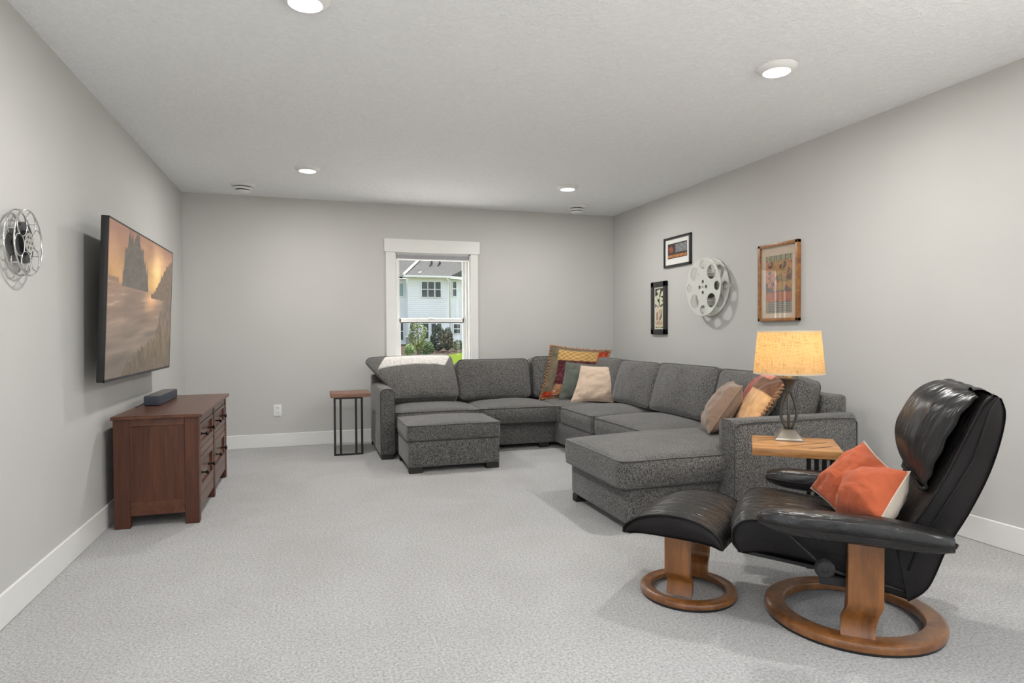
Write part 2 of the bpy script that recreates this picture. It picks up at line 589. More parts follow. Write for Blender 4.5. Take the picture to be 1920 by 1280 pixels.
# wall behind the camera with two unseen wide windows added to bring in daylight
RW = [(-1.0, 0.98), (1.22, 3.2)]
mb = MB()
xs = [XL - T, RW[0][0], RW[0][1], RW[1][0], RW[1][1], XR + T]
for i in (0, 2, 4):
    mb.box((xs[i], YF - T, 0), (xs[i + 1], YF, H))
for i in (1, 3):
    mb.box((xs[i], YF - T, 0), (xs[i + 1], YF, 0.05)).box((xs[i], YF - T, 2.20), (xs[i + 1], YF, H))
struct(mb, 'wall_front', M_wall)
for k, (a, b) in enumerate(RW):
    w = bpy.data.objects.new('window_%d' % (k + 2), None); COL.objects.link(w)
    w.location = ((a + b) / 2, YF - 0.08, 0.05); w['kind'] = 'structure'
    hw = (b - a) / 2
    f = MB()
    for x in (-hw + 0.03, 0, hw - 0.03):
        f.box((x - 0.03, -0.03, 0), (x + 0.03, 0.03, 2.15))
    f.box((-hw, -0.03, 0), (hw, 0.03, 0.06)).box((-hw, -0.03, 2.09), (hw, 0.03, 2.15))
    f.build('window_frame', M_vinyl, w, 0)
    for x0, x1 in ((-hw + 0.06, -0.03), (0.03, hw - 0.06)):
        MB().box((x0, -0.004, 0.06), (x1, 0.004, 2.09)).build('pane', M_glass, w, 0)

BBH, BBT = 0.1324, 0.014
def bb(lo, hi, name):
    m = MB(); m.box(lo, hi, 0.004, 1)
    struct(m, name, M_trim)
bb((XL, YF, 0), (XL + BBT, YB - BBT, BBH), 'baseboard_left')
bb((XR - BBT, YF, 0), (XR, YB - BBT, BBH), 'baseboard_right')
bb((XL, YB - BBT, 0), (XR, YB, BBH), 'baseboard_back')

# window_1: casing, jamb, double-hung sashes
w1 = bpy.data.objects.new('window_1', None); COL.objects.link(w1)
w1.location = (1.24, YB, WZ0); w1['kind'] = 'structure'
def W(lo, hi):
    return tuple(Vector(lo) - Vector(w1.location)), tuple(Vector(hi) - Vector(w1.location))
def wbox(name, mat, boxes, bev=0.0):
    m = MB()
    for lo, hi in boxes:
        m.box(*W(lo, hi), bev, 1)
    return m.build(name, mat, w1, 0)
wbox('head_casing', M_trim, [((0.730, YB - 0.030, 1.946), (1.741, YB, 2.082))], 0.003)
wbox('side_casing', M_trim, [((0.744, YB - 0.020, 0.62), (0.842, YB, 1.946))], 0.003)
wbox('side_casing', M_trim, [((1.640, YB - 0.020, 0.62), (1.722, YB, 1.946))], 0.003)
wbox('sill', M_trim, [((0.72, YB - 0.05, 0.68), (1.75, YB + 0.10, 0.70))], 0.003)
wbox('jamb', M_vinyl, [((WX0, YB, WZ0), (WX0 + 0.012, YB + T, WZ1)), ((WX1 - 0.012, YB, WZ0), (WX1, YB + T, WZ1)),
                       ((WX0, YB, WZ1 - 0.012), (WX1, YB + T, WZ1))])
ya, yb_ = YB + 0.085, YB + 0.115
GX0, GX1 = 0.895, 1.588
# side tracks of the frame
wbox('side_track', M_vinyl, [((WX0 + 0.012, YB + 0.06, WZ0), (WX0 + 0.032, YB + 0.15, WZ1)), ((WX1 - 0.032, YB + 0.06, WZ0), (WX1 - 0.012, YB + 0.15, WZ1))], 0.003)
up_s = wbox('upper_sash', M_vinyl, [((WX0 + 0.03, yb_, 1.235), (GX0 + 0.005, yb_ + 0.03, 1.93)), ((GX1 - 0.005, yb_, 1.235), (WX1 - 0.03, yb_ + 0.03, 1.93)),
                             ((GX0, yb_, 1.235), (GX1, yb_ + 0.03, 1.268)), ((GX0, yb_, 1.89), (GX1, yb_ + 0.03, 1.93))])
lo_s = wbox('lower_sash', M_vinyl, [((WX0 + 0.03, ya, 0.71), (GX0 + 0.012, ya + 0.03, 1.262)), ((GX1 - 0.012, ya, 0.71), (WX1 - 0.03, ya + 0.03, 1.262)),
                             ((GX0, ya, 1.222), (GX1, ya + 0.03, 1.262)), ((GX0, ya, 0.71), (GX1, ya + 0.03, 0.76))])
MB().box(*W((GX0, yb_ + 0.012, 1.265), (GX1, yb_ + 0.016, 1.895))).build('pane', M_glass, up_s, 0)
MB().box(*W((GX0 + 0.01, ya + 0.012, 0.755), (GX1 - 0.01, ya + 0.016, 1.226))).build('pane', M_glass, lo_s, 0)
wbox('gasket', M_black, [((GX0 + 0.008, ya - 0.001, 1.216), (GX1 - 0.008, ya + 0.012, 1.223))])
m = MB()
m.lathe([(0, 0.012), (0.03, 0.010), (0.036, 0.0), (0, 0.0)], 20, Matrix.Translation(Vector((1.235, ya + 0.012, 1.262)) - Vector(w1.location)))
m.build('sash_lock', M_vinyl, w1)

# raised cellular shade at the top of the window
sh = thing('window_shade', 'grey pleated shade raised to the top of the back window', 'blind', (1.241, YB + 0.02, 1.872))
m = MB()
hw = 0.383
m.box((-hw, -0.018, 0.045), (hw, 0.022, 0.062), 0.003)
m.build('head_rail', M_shade_blind, sh, 0)
for i in range(4):
    z = 0.0125 + i * 0.0082
    MB().box((-hw, -0.016, z), (hw, 0.018, z + 0.0076), 0.003, 2).build('pleat', M_shade_blind, sh, 40)
MB().box((-hw, -0.015, 0.0), (hw, 0.018, 0.012), 0.003).build('bottom_rail', M_white_plastic, sh, 0)

# power outlet
ot = thing('power_outlet', 'white double power outlet low on the back wall', 'outlet', (-0.313, YB, 0.30))
MB().box((-0.037, -0.006, 0.0), (0.037, 0.0, 0.118), 0.004).build('cover_plate', M_white_plastic, ot, 30)
for z in (0.036, 0.082):
    s = MB().box((-0.017, -0.008, z - 0.016), (0.017, -0.006, z + 0.016), 0.002, 1).build('socket', M_white_plastic, ot, 0)
    MB().box((-0.009, -0.0085, z - 0.004), (-0.006, -0.0078, z + 0.008)).box((0.006, -0.0085, z - 0.004), (0.009, -0.0078, z + 0.007)).build('slots', M_black, s, 0)

# ------------------------------------------------------------------ ceiling fixtures
def disk_light(loc, label):
    t = thing('ceiling_light', label, 'ceiling light', loc, 0, 'round flush ceiling lights')
    MB().lathe([(0.0, 0.0), (0.098, 0.0), (0.098, -0.004), (0.088, -0.016), (0.070, -0.026), (0.066, -0.026), (0.064, -0.018), (0, -0.018)], 48).build('trim_ring', M_white_plastic, t)
    MB().lathe([(0, -0.0265), (0.045, -0.0255), (0.0655, -0.021), (0.0655, -0.019), (0, -0.019)], 40).build('lens', M_lens, t)
    d = bpy.data.lights.new('disk_lamp', 'AREA'); d.shape = 'DISK'; d.size = 0.12
    d.energy = LAMP_W; d.color = (1.0, 0.985, 0.955)
    o = bpy.data.objects.new('disk_lamp', d); COL.objects.link(o); o.parent = t; o.location = (0, 0, -0.03)
disk_light((-0.005, 2.64, H), 'round ceiling light cut by the top edge of the photo')
disk_light((2.256, 2.63, H), 'round ceiling light nearest the right wall, above the lamp and recliner')
disk_light((-0.008, 5.335, H), 'round ceiling light at the far left, near the television wall')
disk_light((2.260, 5.345, H), 'round ceiling light at the far right, above the sofa corner')
disk_light((-0.005, -0.05, H), 'added unseen round ceiling light behind the camera on the left')  # two unseen lights continue the grid, added to even out the near floor
disk_light((2.256, -0.05, H), 'added unseen round ceiling light behind the camera on the right')

def vent(loc, label):
    t = thing('ceiling_vent', label, 'vent', loc, 0, 'stepped round ceiling vents')
    MB().lathe([(0, 0), (0.105, 0.0), (0.105, -0.005), (0.090, -0.018), (0.084, -0.021), (0.0, -0.021)], 48).build('outer_cone', M_white_plastic, t)
    MB().lathe([(0, -0.020), (0.066, -0.020), (0.056, -0.056), (0.0, -0.056)], 32).build('gap_shade_core', M_black, t)  # solid black core stands in for the shade in the gaps
    MB().lathe([(0.060, -0.031), (0.080, -0.031), (0.079, -0.036), (0.066, -0.046), (0.060, -0.046)], 40, closed=True).build('middle_cone', M_white_plastic, t)
    MB().lathe([(0, -0.055), (0.062, -0.055), (0.061, -0.060), (0.046, -0.070), (0.0, -0.073)], 40).build('centre_cap', M_white_plastic, t)
vent((-0.559, 6.08, H), 'stepped round ceiling vent in the far left corner')
vent((2.700, 6.145, H), 'stepped round ceiling vent in the far right corner')

# ------------------------------------------------------------------ cushions
def box_map(sx, sy, sz, crown, crown_b, bulge, rad):
    a, b = sx / 2, sy / 2
    def f(u, v, w):
        e = bulge * (1 - w * w)
        x = u * (a + e * (1 - v * v) ** 0.5 if abs(v) < 1 else a)
        y = v * (b + e * (1 - u * u) ** 0.5 if abs(u) < 1 else b)
        # round the plan corners
        qx = max(-(a - rad), min(a - rad, x)); qy = max(-(b - rad), min(b - rad, y))
        dx, dy = x - qx, y - qy
        dl = math.hypot(dx, dy)
        if dl > 1e-9 and abs(dx) > 1e-9 and abs(dy) > 1e-9:
            k = max(abs(dx), abs(dy)) / dl
            x, y = qx + dx * k, qy + dy * k
        cu = max(0, 1 - u ** 2); cv = max(0, 1 - v ** 2)
        c = (cu * cv) ** 0.55
        z = w * sz / 2 + (crown * c * (w + 1) / 2 - crown_b * c * (1 - w) / 2)
        return Vector((x, y, z))
    return f

def cushion(name, parent, loc, size, crown=0.035, crown_b=0.0, bulge=0.012, rad=0.05, n=22, rot=(0, 0, 0), warp=None,
            mat=None, pipe=True, seed=0, lump=0.006, label=None, piper=0.0045):
    sx, sy, sz = size
    f = box_map(sx, sy, sz, crown, crown_b, bulge, rad)
    R = Matrix.Rotation(rot[2], 3, 'Z') @ Matrix.Rotation(rot[1], 3, 'Y') @ Matrix.Rotation(rot[0], 3, 'X')
    def g(u, v, w):
        p = f(u, v, w)
        q = Vector((p.x * 4 + seed * 3.1, p.y * 4 + seed, p.z * 4))
        d = noise.noise(q) * lump + noise.noise(q * 3) * lump * 0.35
        p = p + Vector((0, 0, d * (1 if w >= 0 else -1) * min(1, 3 * (1 - max(abs(u), abs(v))) + 0.25)))
        p = R @ p
        if warp: p = warp(p)
        return p
    m = MB()
    bm = m.bm
    ny = n; nx = max(8, int(n * sx / max(sy, 0.2))) if sx > sy else n
    nx = min(nx, 40); nz = 6
    def spread(i, k):
        t = -1 + 2 * i / k
        return math.copysign(abs(t) ** 0.85, t)
    us = [spread(i, nx) for i in range(nx + 1)]; vs = [spread(j, ny) for j in range(ny + 1)]
    ws = [-1 + 2 * k / nz for k in range(nz + 1)]
    top = [[bm.verts.new(g(u, v, 1)) for v in vs] for u in us]
    bot = [[bm.verts.new(g(u, v, -1)) for v in vs] for u in us]
    for G in (top, bot):
        for i in range(nx):
            for j in range(ny):
                bm.faces.new((G[i][j], G[i + 1][j], G[i + 1][j + 1], G[i][j + 1]))
    per = [(us[i], vs[0], i, 0) for i in range(nx)] + [(us[nx], vs[j], nx, j) for j in range(ny)] + \
          [(us[i], vs[ny], i, ny) for i in range(nx, 0, -1)] + [(us[0], vs[j], 0, j) for j in range(ny, 0, -1)]
    rings = []
    for k, w in enumerate(ws):
        if k == 0: rings.append([bot[i][j] for _, _, i, j in per])
        elif k == nz: rings.append([top[i][j] for _, _, i, j in per])
        else: rings.append([bm.verts.new(g(u, v, w)) for u, v, _, _ in per])
    L_ = len(per)
    for A, Bq in zip(rings, rings[1:]):
        for i in range(L_):
            bm.faces.new((A[i], A[(i + 1) % L_], Bq[(i + 1) % L_], Bq[i]))
    path_t = [g(u, v, 1) for u, v, _, _ in per]; path_b = [g(u, v, -1) for u, v, _, _ in per]
    o = m.build(name, mat or M_tweed, parent, 50, loc, label)
    if pipe:
        for pth in (path_t, path_b):
            MB().tube(pth, piper, 6, True).build('piping', M_pipe, o, 180)
    return o

# ------------------------------------------------------------------ sectional sofa
SO = Vector((2.3, 5.5, 0.0))
sofa = thing('sectional_sofa', 'large charcoal tweed corner sofa with chaise along the back and right walls', 'sofa', SO)
def S(p): return tuple(Vector(p) - SO)
def sbox(name, lo, hi, bev=0.02, mat=None, seg=3):
    return MB().box(S(lo), S(hi), bev, seg).build(name, mat or M_tweed, sofa, 40)
# left arm, with its gently domed top
m = MB()
def arm_poly(lo, hi, z0, z1, dome, k=8):
    pts = [(lo, z0), (hi, z0)]
    for i in range(k + 1):
        t = i / k
        x = hi + (lo - hi) * t
        pts.append((x, z1 - 0.02 * (1 if i in (0, k) else 0) + dome * (1 - (2 * t - 1) ** 2)))
    return pts
m.prism([(p - SO.x, z) for p, z in arm_poly(0.573, 0.703, 0.045, 0.612, 0.012)], 5.56 - SO.y, 6.46 - SO.y, 'y', 0.014)
left_arm = m.build('arm', M_tweed, sofa, 40)
pm = MB()
yy = 5.562 - SO.y
pm.tube([(0.578 - SO.x, yy, 0.06), (0.576 - SO.x, yy, 0.585), (0.60 - SO.x, yy, 0.613), (0.64 - SO.x, yy, 0.622), (0.68 - SO.x, yy, 0.613), (0.700 - SO.x, yy, 0.585), (0.698 - SO.x, yy, 0.06)], 0.004, 6)
pm.build('piping', M_pipe, left_arm, 180)
# bases
sbox('base', (0.70, 5.665, 0.045), (2.26, 6.42, 0.262), 0.015)
sbox('base', (2.255, 3.08, 0.045), (3.06, 6.42, 0.262), 0.015)
sbox('base', (1.635, 3.055, 0.045), (2.30, 3.835, 0.262), 0.03)
# back frames
sbox('back_frame', (0.575, 6.30, 0.045), (3.17, 6.47, 0.70), 0.025)
sbox('back_frame', (3.00, 3.06, 0.045), (3.17, 6.32, 0.715), 0.03)
# right arm at the near end
m = MB()
m.prism([(p - SO.y, z) for p, z in arm_poly(2.945, 3.085, 0.045, 0.602, 0.012)], 2.235 - SO.x, 3.125 - SO.x, 'x', 0.022)
ra = m.build('arm', M_tweed, sofa, 40)
pm = MB()
yy = 2.947 - SO.y
pm.tube([(2.25 - SO.x, yy, 0.06), (2.245 - SO.x, yy, 0.56), (2.275 - SO.x, yy - 0.001, 0.590), (2.40 - SO.x, yy - 0.001, 0.596), (2.9 - SO.x, yy - 0.001, 0.596), (3.09 - SO.x, yy - 0.001, 0.588), (3.118 - SO.x, yy, 0.56), (3.12 - SO.x, yy, 0.06)], 0.0035, 6)
pm.build('piping', M_pipe, ra, 180)
MB().tube([(2.62 - SO.x, yy - 0.001, 0.59), (2.62 - SO.x, yy - 0.001, 0.06)], 0.0025, 6).build('seam', M_pipe, ra, 180)
# feet
for x, y, sx, sy in [(0.64, 5.60, 0.10, 0.07), (0.60, 6.40, 0.05, 0.05), (2.14, 5.70, 0.10, 0.06), (1.69, 3.79, 0.10, 0.06), (1.70, 3.11, 0.08, 0.06), (2.33, 3.0, 0.08, 0.07), (3.05, 3.0, 0.07, 0.07)]:
    sbox('leg', (x - sx / 2, y - sy / 2, 0.0), (x + sx / 2, y + sy / 2, 0.05), 0.004, M_footwood, 1)
# seat cushions (name, x0,x1,y0,y1)
zc, th = 0.334, 0.138
def seat(x0, x1, y0, y1, seed, crown=0.042, dz=0.0, rad=0.045):
    return cushion('seat_cushion', sofa, S(((x0 + x1) / 2, (y0 + y1) / 2, zc + dz)), (x1 - x0, y1 - y0, th), crown + 0.010, 0.0, 0.018, rad, seed=seed)
seat(0.710, 1.478, 5.575, 6.26, 1)
seat(1.484, 2.232, 5.575, 6.26, 2)
seat(2.238, 2.99, 5.505, 6.29, 3, 0.03)
seat(2.236, 2.99, 4.762, 5.498, 4)
seat(2.236, 2.99, 3.856, 4.756, 5)
cushion('chaise_cushion', sofa, S((2.29, 3.435, 0.334)), (1.40, 0.80, 0.145), 0.064, 0.0, 0.02, 0.04, seed=6, n=24)
# back cushions: local z = thickness direction
def back_c(x0, x1, y, seed, z0=0.425, z1=0.825, face=-1, lean=0.24, thick=0.17, warp=None, crown=0.05):
    """cushion facing -Y (face='y') or -X"""
    hgt = (z1 - z0)
    if face == 'y':
        rot = (PI / 2 - lean, 0, 0)
        loc = ((x0 + x1) / 2, y, (z0 + z1) / 2)
        sx = x1 - x0
    else:
        rot = (PI / 2 - lean, 0, -PI / 2)
        loc = (y, (x0 + x1) / 2, (z0 + z1) / 2)
        sx = x1 - x0
    return cushion('back_cushion', sofa, S(loc), (sx, hgt, thick), crown, 0.01, 0.016, 0.05, rot=rot, seed=seed, warp=warp, lump=0.010, n=20)
def flop(p):
    # the first cushion slumps over the left arm
    t = max(0.0, (p.z - 0.0) / 0.2)
    if p.x < 0:
        k = min(1, -p.x / 0.33)
        p = Vector((p.x - 0.17 * k * max(0, min(1.2, (p.z + 0.05) / 0.2)), p.y, p.z - 0.012 * k * max(0, p.z) / 0.2))
    if p.z > -0.08:
        p = Vector((p.x, p.y + 1.3 * (p.z + 0.08) ** 2, p.z))
    return p
back_c(0.715, 1.365, 6.125, 11, 0.41, 0.878, 'y', 0.60, warp=flop)
back_c(1.385, 2.135, 6.155, 12, 0.43, 0.825, 'y')
back_c(2.19, 2.98, 6.20, 13, 0.43, 0.845, 'y', 0.16)
back_c(5.40, 6.10, 2.90, 14, 0.43, 0.835, 'x', 0.18)
back_c(4.70, 5.40, 2.86, 15, 0.43, 0.825, 'x', 0.30)
back_c(3.885, 4.70, 2.86, 16, 0.43, 0.83, 'x', 0.30)
back_c(3.09, 3.86, 2.86, 17, 0.44, 0.825, 'x', 0.26)

# upholstered ottoman in front of the sofa
ot = thing('storage_ottoman', 'charcoal tweed upholstered ottoman in front of the left sofa seat', 'ottoman', (1.10, 5.235, 0))
MB().box((-0.375, -0.30, 0.045), (0.375, 0.30, 0.258), 0.016, 3).build('base', M_tweed, ot, 40)
cushion('top_cushion', ot, (0, 0, 0.318), (0.762, 0.614, 0.115), 0.032, 0, 0.012, 0.035, seed=21)
for x in (-1, 1):
    for y in (-1, 1):
        MB().box((x * 0.315 - 0.055, y * 0.265 - 0.03, 0), (x * 0.315 + 0.055, y * 0.265 + 0.03, 0.05), 0.003, 1).build('leg', M_footwood, ot, 0)

# ------------------------------------------------------------------ throw pillows from four corner points
def pillow(name, label, corners, thick, mat_f, mat_b=None, seed=0, n=26, colfn=None, colfn_b=None, pinch=0.10, wr=0.012, edge=None, edge_mat=None, edge_name='trim', group=None, power=0.5, back_name='back_cover'):
    C = [Vector(c) for c in corners]         # bl, br, tr, tl seen from the front
    ctr = sum(C, Vector()) / 4
    ex = ((C[1] + C[2]) - (C[0] + C[3])) / 4
    ey = ((C[2] + C[3]) - (C[0] + C[1])) / 4
    nz = ex.cross(ey).normalized()
    t = thing(name, label, 'pillow', ctr, 0, group)
    def base(u, v):
        a = (u + 1) / 2; b = (v + 1) / 2
        p = C[0] * (1 - a) * (1 - b) + C[1] * a * (1 - b) + C[2] * a * b + C[3] * (1 - a) * b - ctr
        # concave edges, pointed corners
        p -= ex * u * pinch * (1 - v * v) * abs(u) + ey * v * pinch * (1 - u * u) * abs(v)
        return p
    def surf(sgn):
        def f(a, b):
            u = -1 + 2 * a; v = -1 + 2 * b
            u = math.copysign(abs(u) ** 0.8, u); v = math.copysign(abs(v) ** 0.8, v)
            p = base(u, v)
            h = max(0, (1 - u * u) * (1 - v * v)) ** power
            q = Vector((u * 2.2 + seed * 5, v * 2.2 + sgn, seed))
            w = noise.noise(q) * wr + noise.noise(q * 2.3) * wr * 0.6
            # radial gathers near the corners
            ang = math.atan2(v, u)
            g = math.sin(ang * 14 + seed) * wr * 0.45 * (abs(u * v)) ** 1.2
            return p + nz * sgn * (thick / 2 * h + (w + g) * min(1, h * 2.2))
        return f
    for sgn, nm, mt in ((1, 'front_cover', mat_f), (-1, back_name, mat_b or mat_f)):
        m = MB(); m.grid(surf(sgn), n, n)
        o = m.build(nm, mt, t, 180, fix=False)
        if sgn == -1:
            o.data.flip_normals()
        if colfn is not None:
            k = n + 1
            idx = np.arange(k * k)
            U = (idx // k) / n; V = (idx % k) / n
            set_paint(o.data, (colfn_b if sgn == -1 and colfn_b else colfn)(U, V))
    per = [(-1 + 2 * i / 40, -1) for i in range(40)] + [(1, -1 + 2 * i / 40) for i in range(40)] + [(1 - 2 * i / 40, 1) for i in range(40)] + [(-1, 1 - 2 * i / 40) for i in range(40)]
    pts = [base(u, v) for u, v in per]
    if edge == 'fringe':
        m = MB()
        rnd = random.Random(seed)
        cc = Vector()
        # corded braid with short loops all round
        big = []
        for i, p in enumerate(pts):
            q2 = pts[(i + 1) % len(pts)]
            for s_ in range(3):
                w = p.lerp(q2, s_ / 3)
                ph = (i * 3 + s_) * 0.9
                out = (w - cc).normalized()
                big.append(w + nz * math.cos(ph) * 0.006 + out * (0.004 + math.sin(ph) * 0.006))
        m.tube(big, 0.008, 5, True)
        for i in range(0, len(big), 2):
            w = big[i]; out = (w - cc).normalized()
            d = (out * rnd.uniform(0.014, 0.026) + nz * rnd.uniform(-0.012, 0.012) + Vector((0, 0, -0.006)))
            m.tube([w, w + d * 0.7 + nz * 0.003, w + d], 0.0035, 4)
        m.build('fringe', edge_mat, t, 180)
    elif edge == 'stitch':
        m = MB()
        for i in range(0, len(pts)):
            w = pts[i]
            out = w.normalized()
            m.tube([w - out * 0.010 + nz * 0.007, w + out * 0.003, w - out * 0.010 - nz * 0.007], 0.0019, 4)
        m.tube(pts, 0.0022, 5, True)
        m.build('stitching', edge_mat, t, 180)
    elif edge == 'cord':
        m = MB(); m.tube(pts, 0.004, 6, True); m.build('piping', edge_mat, t, 180)
    return t

M_tanp = cloth('tan_cotton', (0.60, 0.46, 0.355), 0.10, 7, 0.3, 0.8)
M_greenp = cloth('grey_green_suede', (0.105, 0.118, 0.098), 0.25, 9, 0.3, 0.6)
M_brownp = cloth('taupe_cotton', (0.235, 0.155, 0.108), 0.12, 8, 0.35, 1.0)
M_orange = cloth('orange_velvet', (0.49, 0.112, 0.048), 0.12, 6, 0.12, 1.0)
M_cream = cloth('cream_cotton', (0.62, 0.54, 0.45), 0.06, 6, 0.2, 0.8)
M_fringe = cloth('gold_brown_fringe', (0.33, 0.165, 0.075), 0.45, 90, 0.3, 0.3)
M_stitch = cloth('cream_yarn', (0.72, 0.62, 0.52), 0.05, 50, 0.2, 0.1)
M_floral = attr_mat('floral_back', 0.9, bump_s=0.3)

def floral(U, V):
    n = fbm(U * 12 + 5, V * 12); n2 = fbm(U * 30 + 2, V * 30)
    c = np.array([0.24, 0.21, 0.15]) * np.ones((len(U), 1))
    c = lerp(c, (0.58, 0.46, 0.27), sstep(0.50, 0.58, n))
    return lerp(c, (0.36, 0.36, 0.24), sstep(0.55, 0.62, n2) * 0.8)
def patch_cols(U, V):
    base = np.array([0.42, 0.38, 0.31]) * np.ones((len(U), 1))
    n = fbm(U * 14, V * 14); n2 = fbm(U * 40 + 9, V * 40)
    base = base + (n - 0.5)[:, None] * np.array([0.25, 0.12, 0.10])
    def rect(u0, u1, v0, v1, c, pat=None):
        nonlocal base
        k = ((U >= u0) & (U < u1) & (V >= v0) & (V < v1)).astype(float)
        cc = np.array(c) * np.ones((len(U), 1))
        if pat == 'gold':
            lat = (np.sin(U * 62) * np.sin(V * 62))
            cc = cc + np.where(lat > 0.1, 0.07, -0.07)[:, None] * np.array([1, 0.95, 0.8]) + (n2 - 0.5)[:, None] * 0.15
        else:
            cc = cc * 0.95 + (n2 - 0.5)[:, None] * 0.34 + (n - 0.5)[:, None] * 0.2
        base = base * (1 - k[:, None]) + cc * k[:, None]
    rect(0.16, 0.78, 0.70, 0.95, (0.69, 0.55, 0.34), 'gold')
    rect(0.78, 1.01, 0.62, 0.96, (0.66, 0.24, 0.14))
    rect(0.18, 0.78, 0.56, 0.70, (0.33, 0.16, 0.17))
    rect(0.18, 0.46, 0.28, 0.58, (0.36, 0.17, 0.19))
    rect(0.22, 0.48, 0.05, 0.28, (0.72, 0.52, 0.38))
    rect(0.02, 0.22, 0.0, 0.14, (0.68, 0.25, 0.14))
    rect(0.50, 1.0, 0.0, 0.50, (0.40, 0.36, 0.27))
    return base

pillow('throw_pillow', 'large patchwork pillow with twisted fringe standing in the sofa corner',
       [(2.235, 6.02, 0.435), (2.80, 5.85, 0.44), (2.975, 5.925, 0.912), (2.388, 6.10, 0.968)], 0.15, M_patch, M_patch, 1, 40, patch_cols, floral, 0.07, 0.010, 'fringe', M_fringe)
pillow('throw_pillow', 'grey green suede pillow half hidden behind the tan pillow',
       [(2.362, 5.84, 0.437), (2.761, 5.715, 0.437), (2.879, 5.81, 0.775), (2.485, 5.94, 0.808)], 0.12, M_greenp, None, 2, 24, None, None, 0.06, 0.010, 'cord', M_greenp)
pillow('throw_pillow', 'pale tan cotton pillow leaning in front in the sofa corner',
       [(2.416, 5.66, 0.425), (2.787, 5.475, 0.430), (2.932, 5.562, 0.775), (2.580, 5.776, 0.772)], 0.15, M_tanp, None, 3, 30, None, None, 0.07, 0.014, 'cord', M_tanp)
pillow('throw_pillow', 'taupe brown cotton pillow leaning at the right end of the sofa',
       [(2.495, 3.615, 0.448), (2.330, 3.300, 0.482), (2.568, 3.290, 0.768), (2.733, 3.60, 0.775)], 0.17, M_brownp, None, 4, 30, None, None, 0.06, 0.016, 'cord', M_brownp)
def patch2(U, V):
    n = fbm(U * 16 + 3, V * 16); n2 = fbm(U * 44 + 9, V * 44)
    c = np.array([0.42, 0.29, 0.21]) * np.ones((len(U), 1)) + (n - 0.5)[:, None] * 0.22
    k = (U < 0.48).astype(float)
    c = c * (1 - k[:, None]) + k[:, None] * (np.array([0.58, 0.26, 0.20]) + (n2 - 0.5)[:, None] * 0.28)
    k = ((U > 0.48) & (V < 0.62)).astype(float)
    c = c * (1 - k[:, None]) + k[:, None] * (np.array([0.82, 0.64, 0.45]) + (n - 0.5)[:, None] * 0.18)
    k = ((U > 0.3) & (U < 0.7) & (V > 0.86)).astype(float)
    c = c * (1 - k[:, None]) + k[:, None] * (np.array([0.80, 0.50, 0.42]) + (n - 0.5)[:, None] * 0.15)
    return c
pillow('throw_pillow', 'patchwork pillow with red, brown and cream pieces and gold fringe behind the lamp',
       [(2.640, 3.52, 0.50), (2.478, 3.135, 0.475), (2.790, 3.15, 0.815), (2.885, 3.50, 0.85)], 0.15, M_patch, M_patch, 5, 40, patch2, floral, 0.04, 0.010, 'fringe', M_fringe)

# ------------------------------------------------------------------ television
tv = thing('television', 'large flat television on the left wall showing a beach sunset', 'television', (XL + 0.115, 4.51, 0.862))
tv.rotation_euler = (0, math.radians(2.35), 0)
hw, ht, td = 0.789, 0.864, 0.035
MB().box((-td, -hw, 0), (0, hw, ht), 0.004, 2).build('housing', M_black, tv, 30)
MB().box((-0.05, -0.55, 0.12), (-td, 0.55, 0.62), 0.01, 2).build('rear_cover', M_black, tv, 30)
MB().box((-0.078, -0.25, 0.2), (-0.05, 0.25, 0.55), 0.003, 1).build('wall_bracket', M_blackmetal, tv, 0)
m = MB()
bz = 0.009
m.box((-0.002, -hw, 0), (0.002, -hw + bz, ht)).box((-0.002, hw - bz, 0), (0.002, hw, ht)).box((-0.002, -hw, ht - bz), (0.002, hw, ht)).box((-0.002, -hw, 0), (0.002, hw, bz * 1.6))
m.build('bezel', M_black, tv, 0)
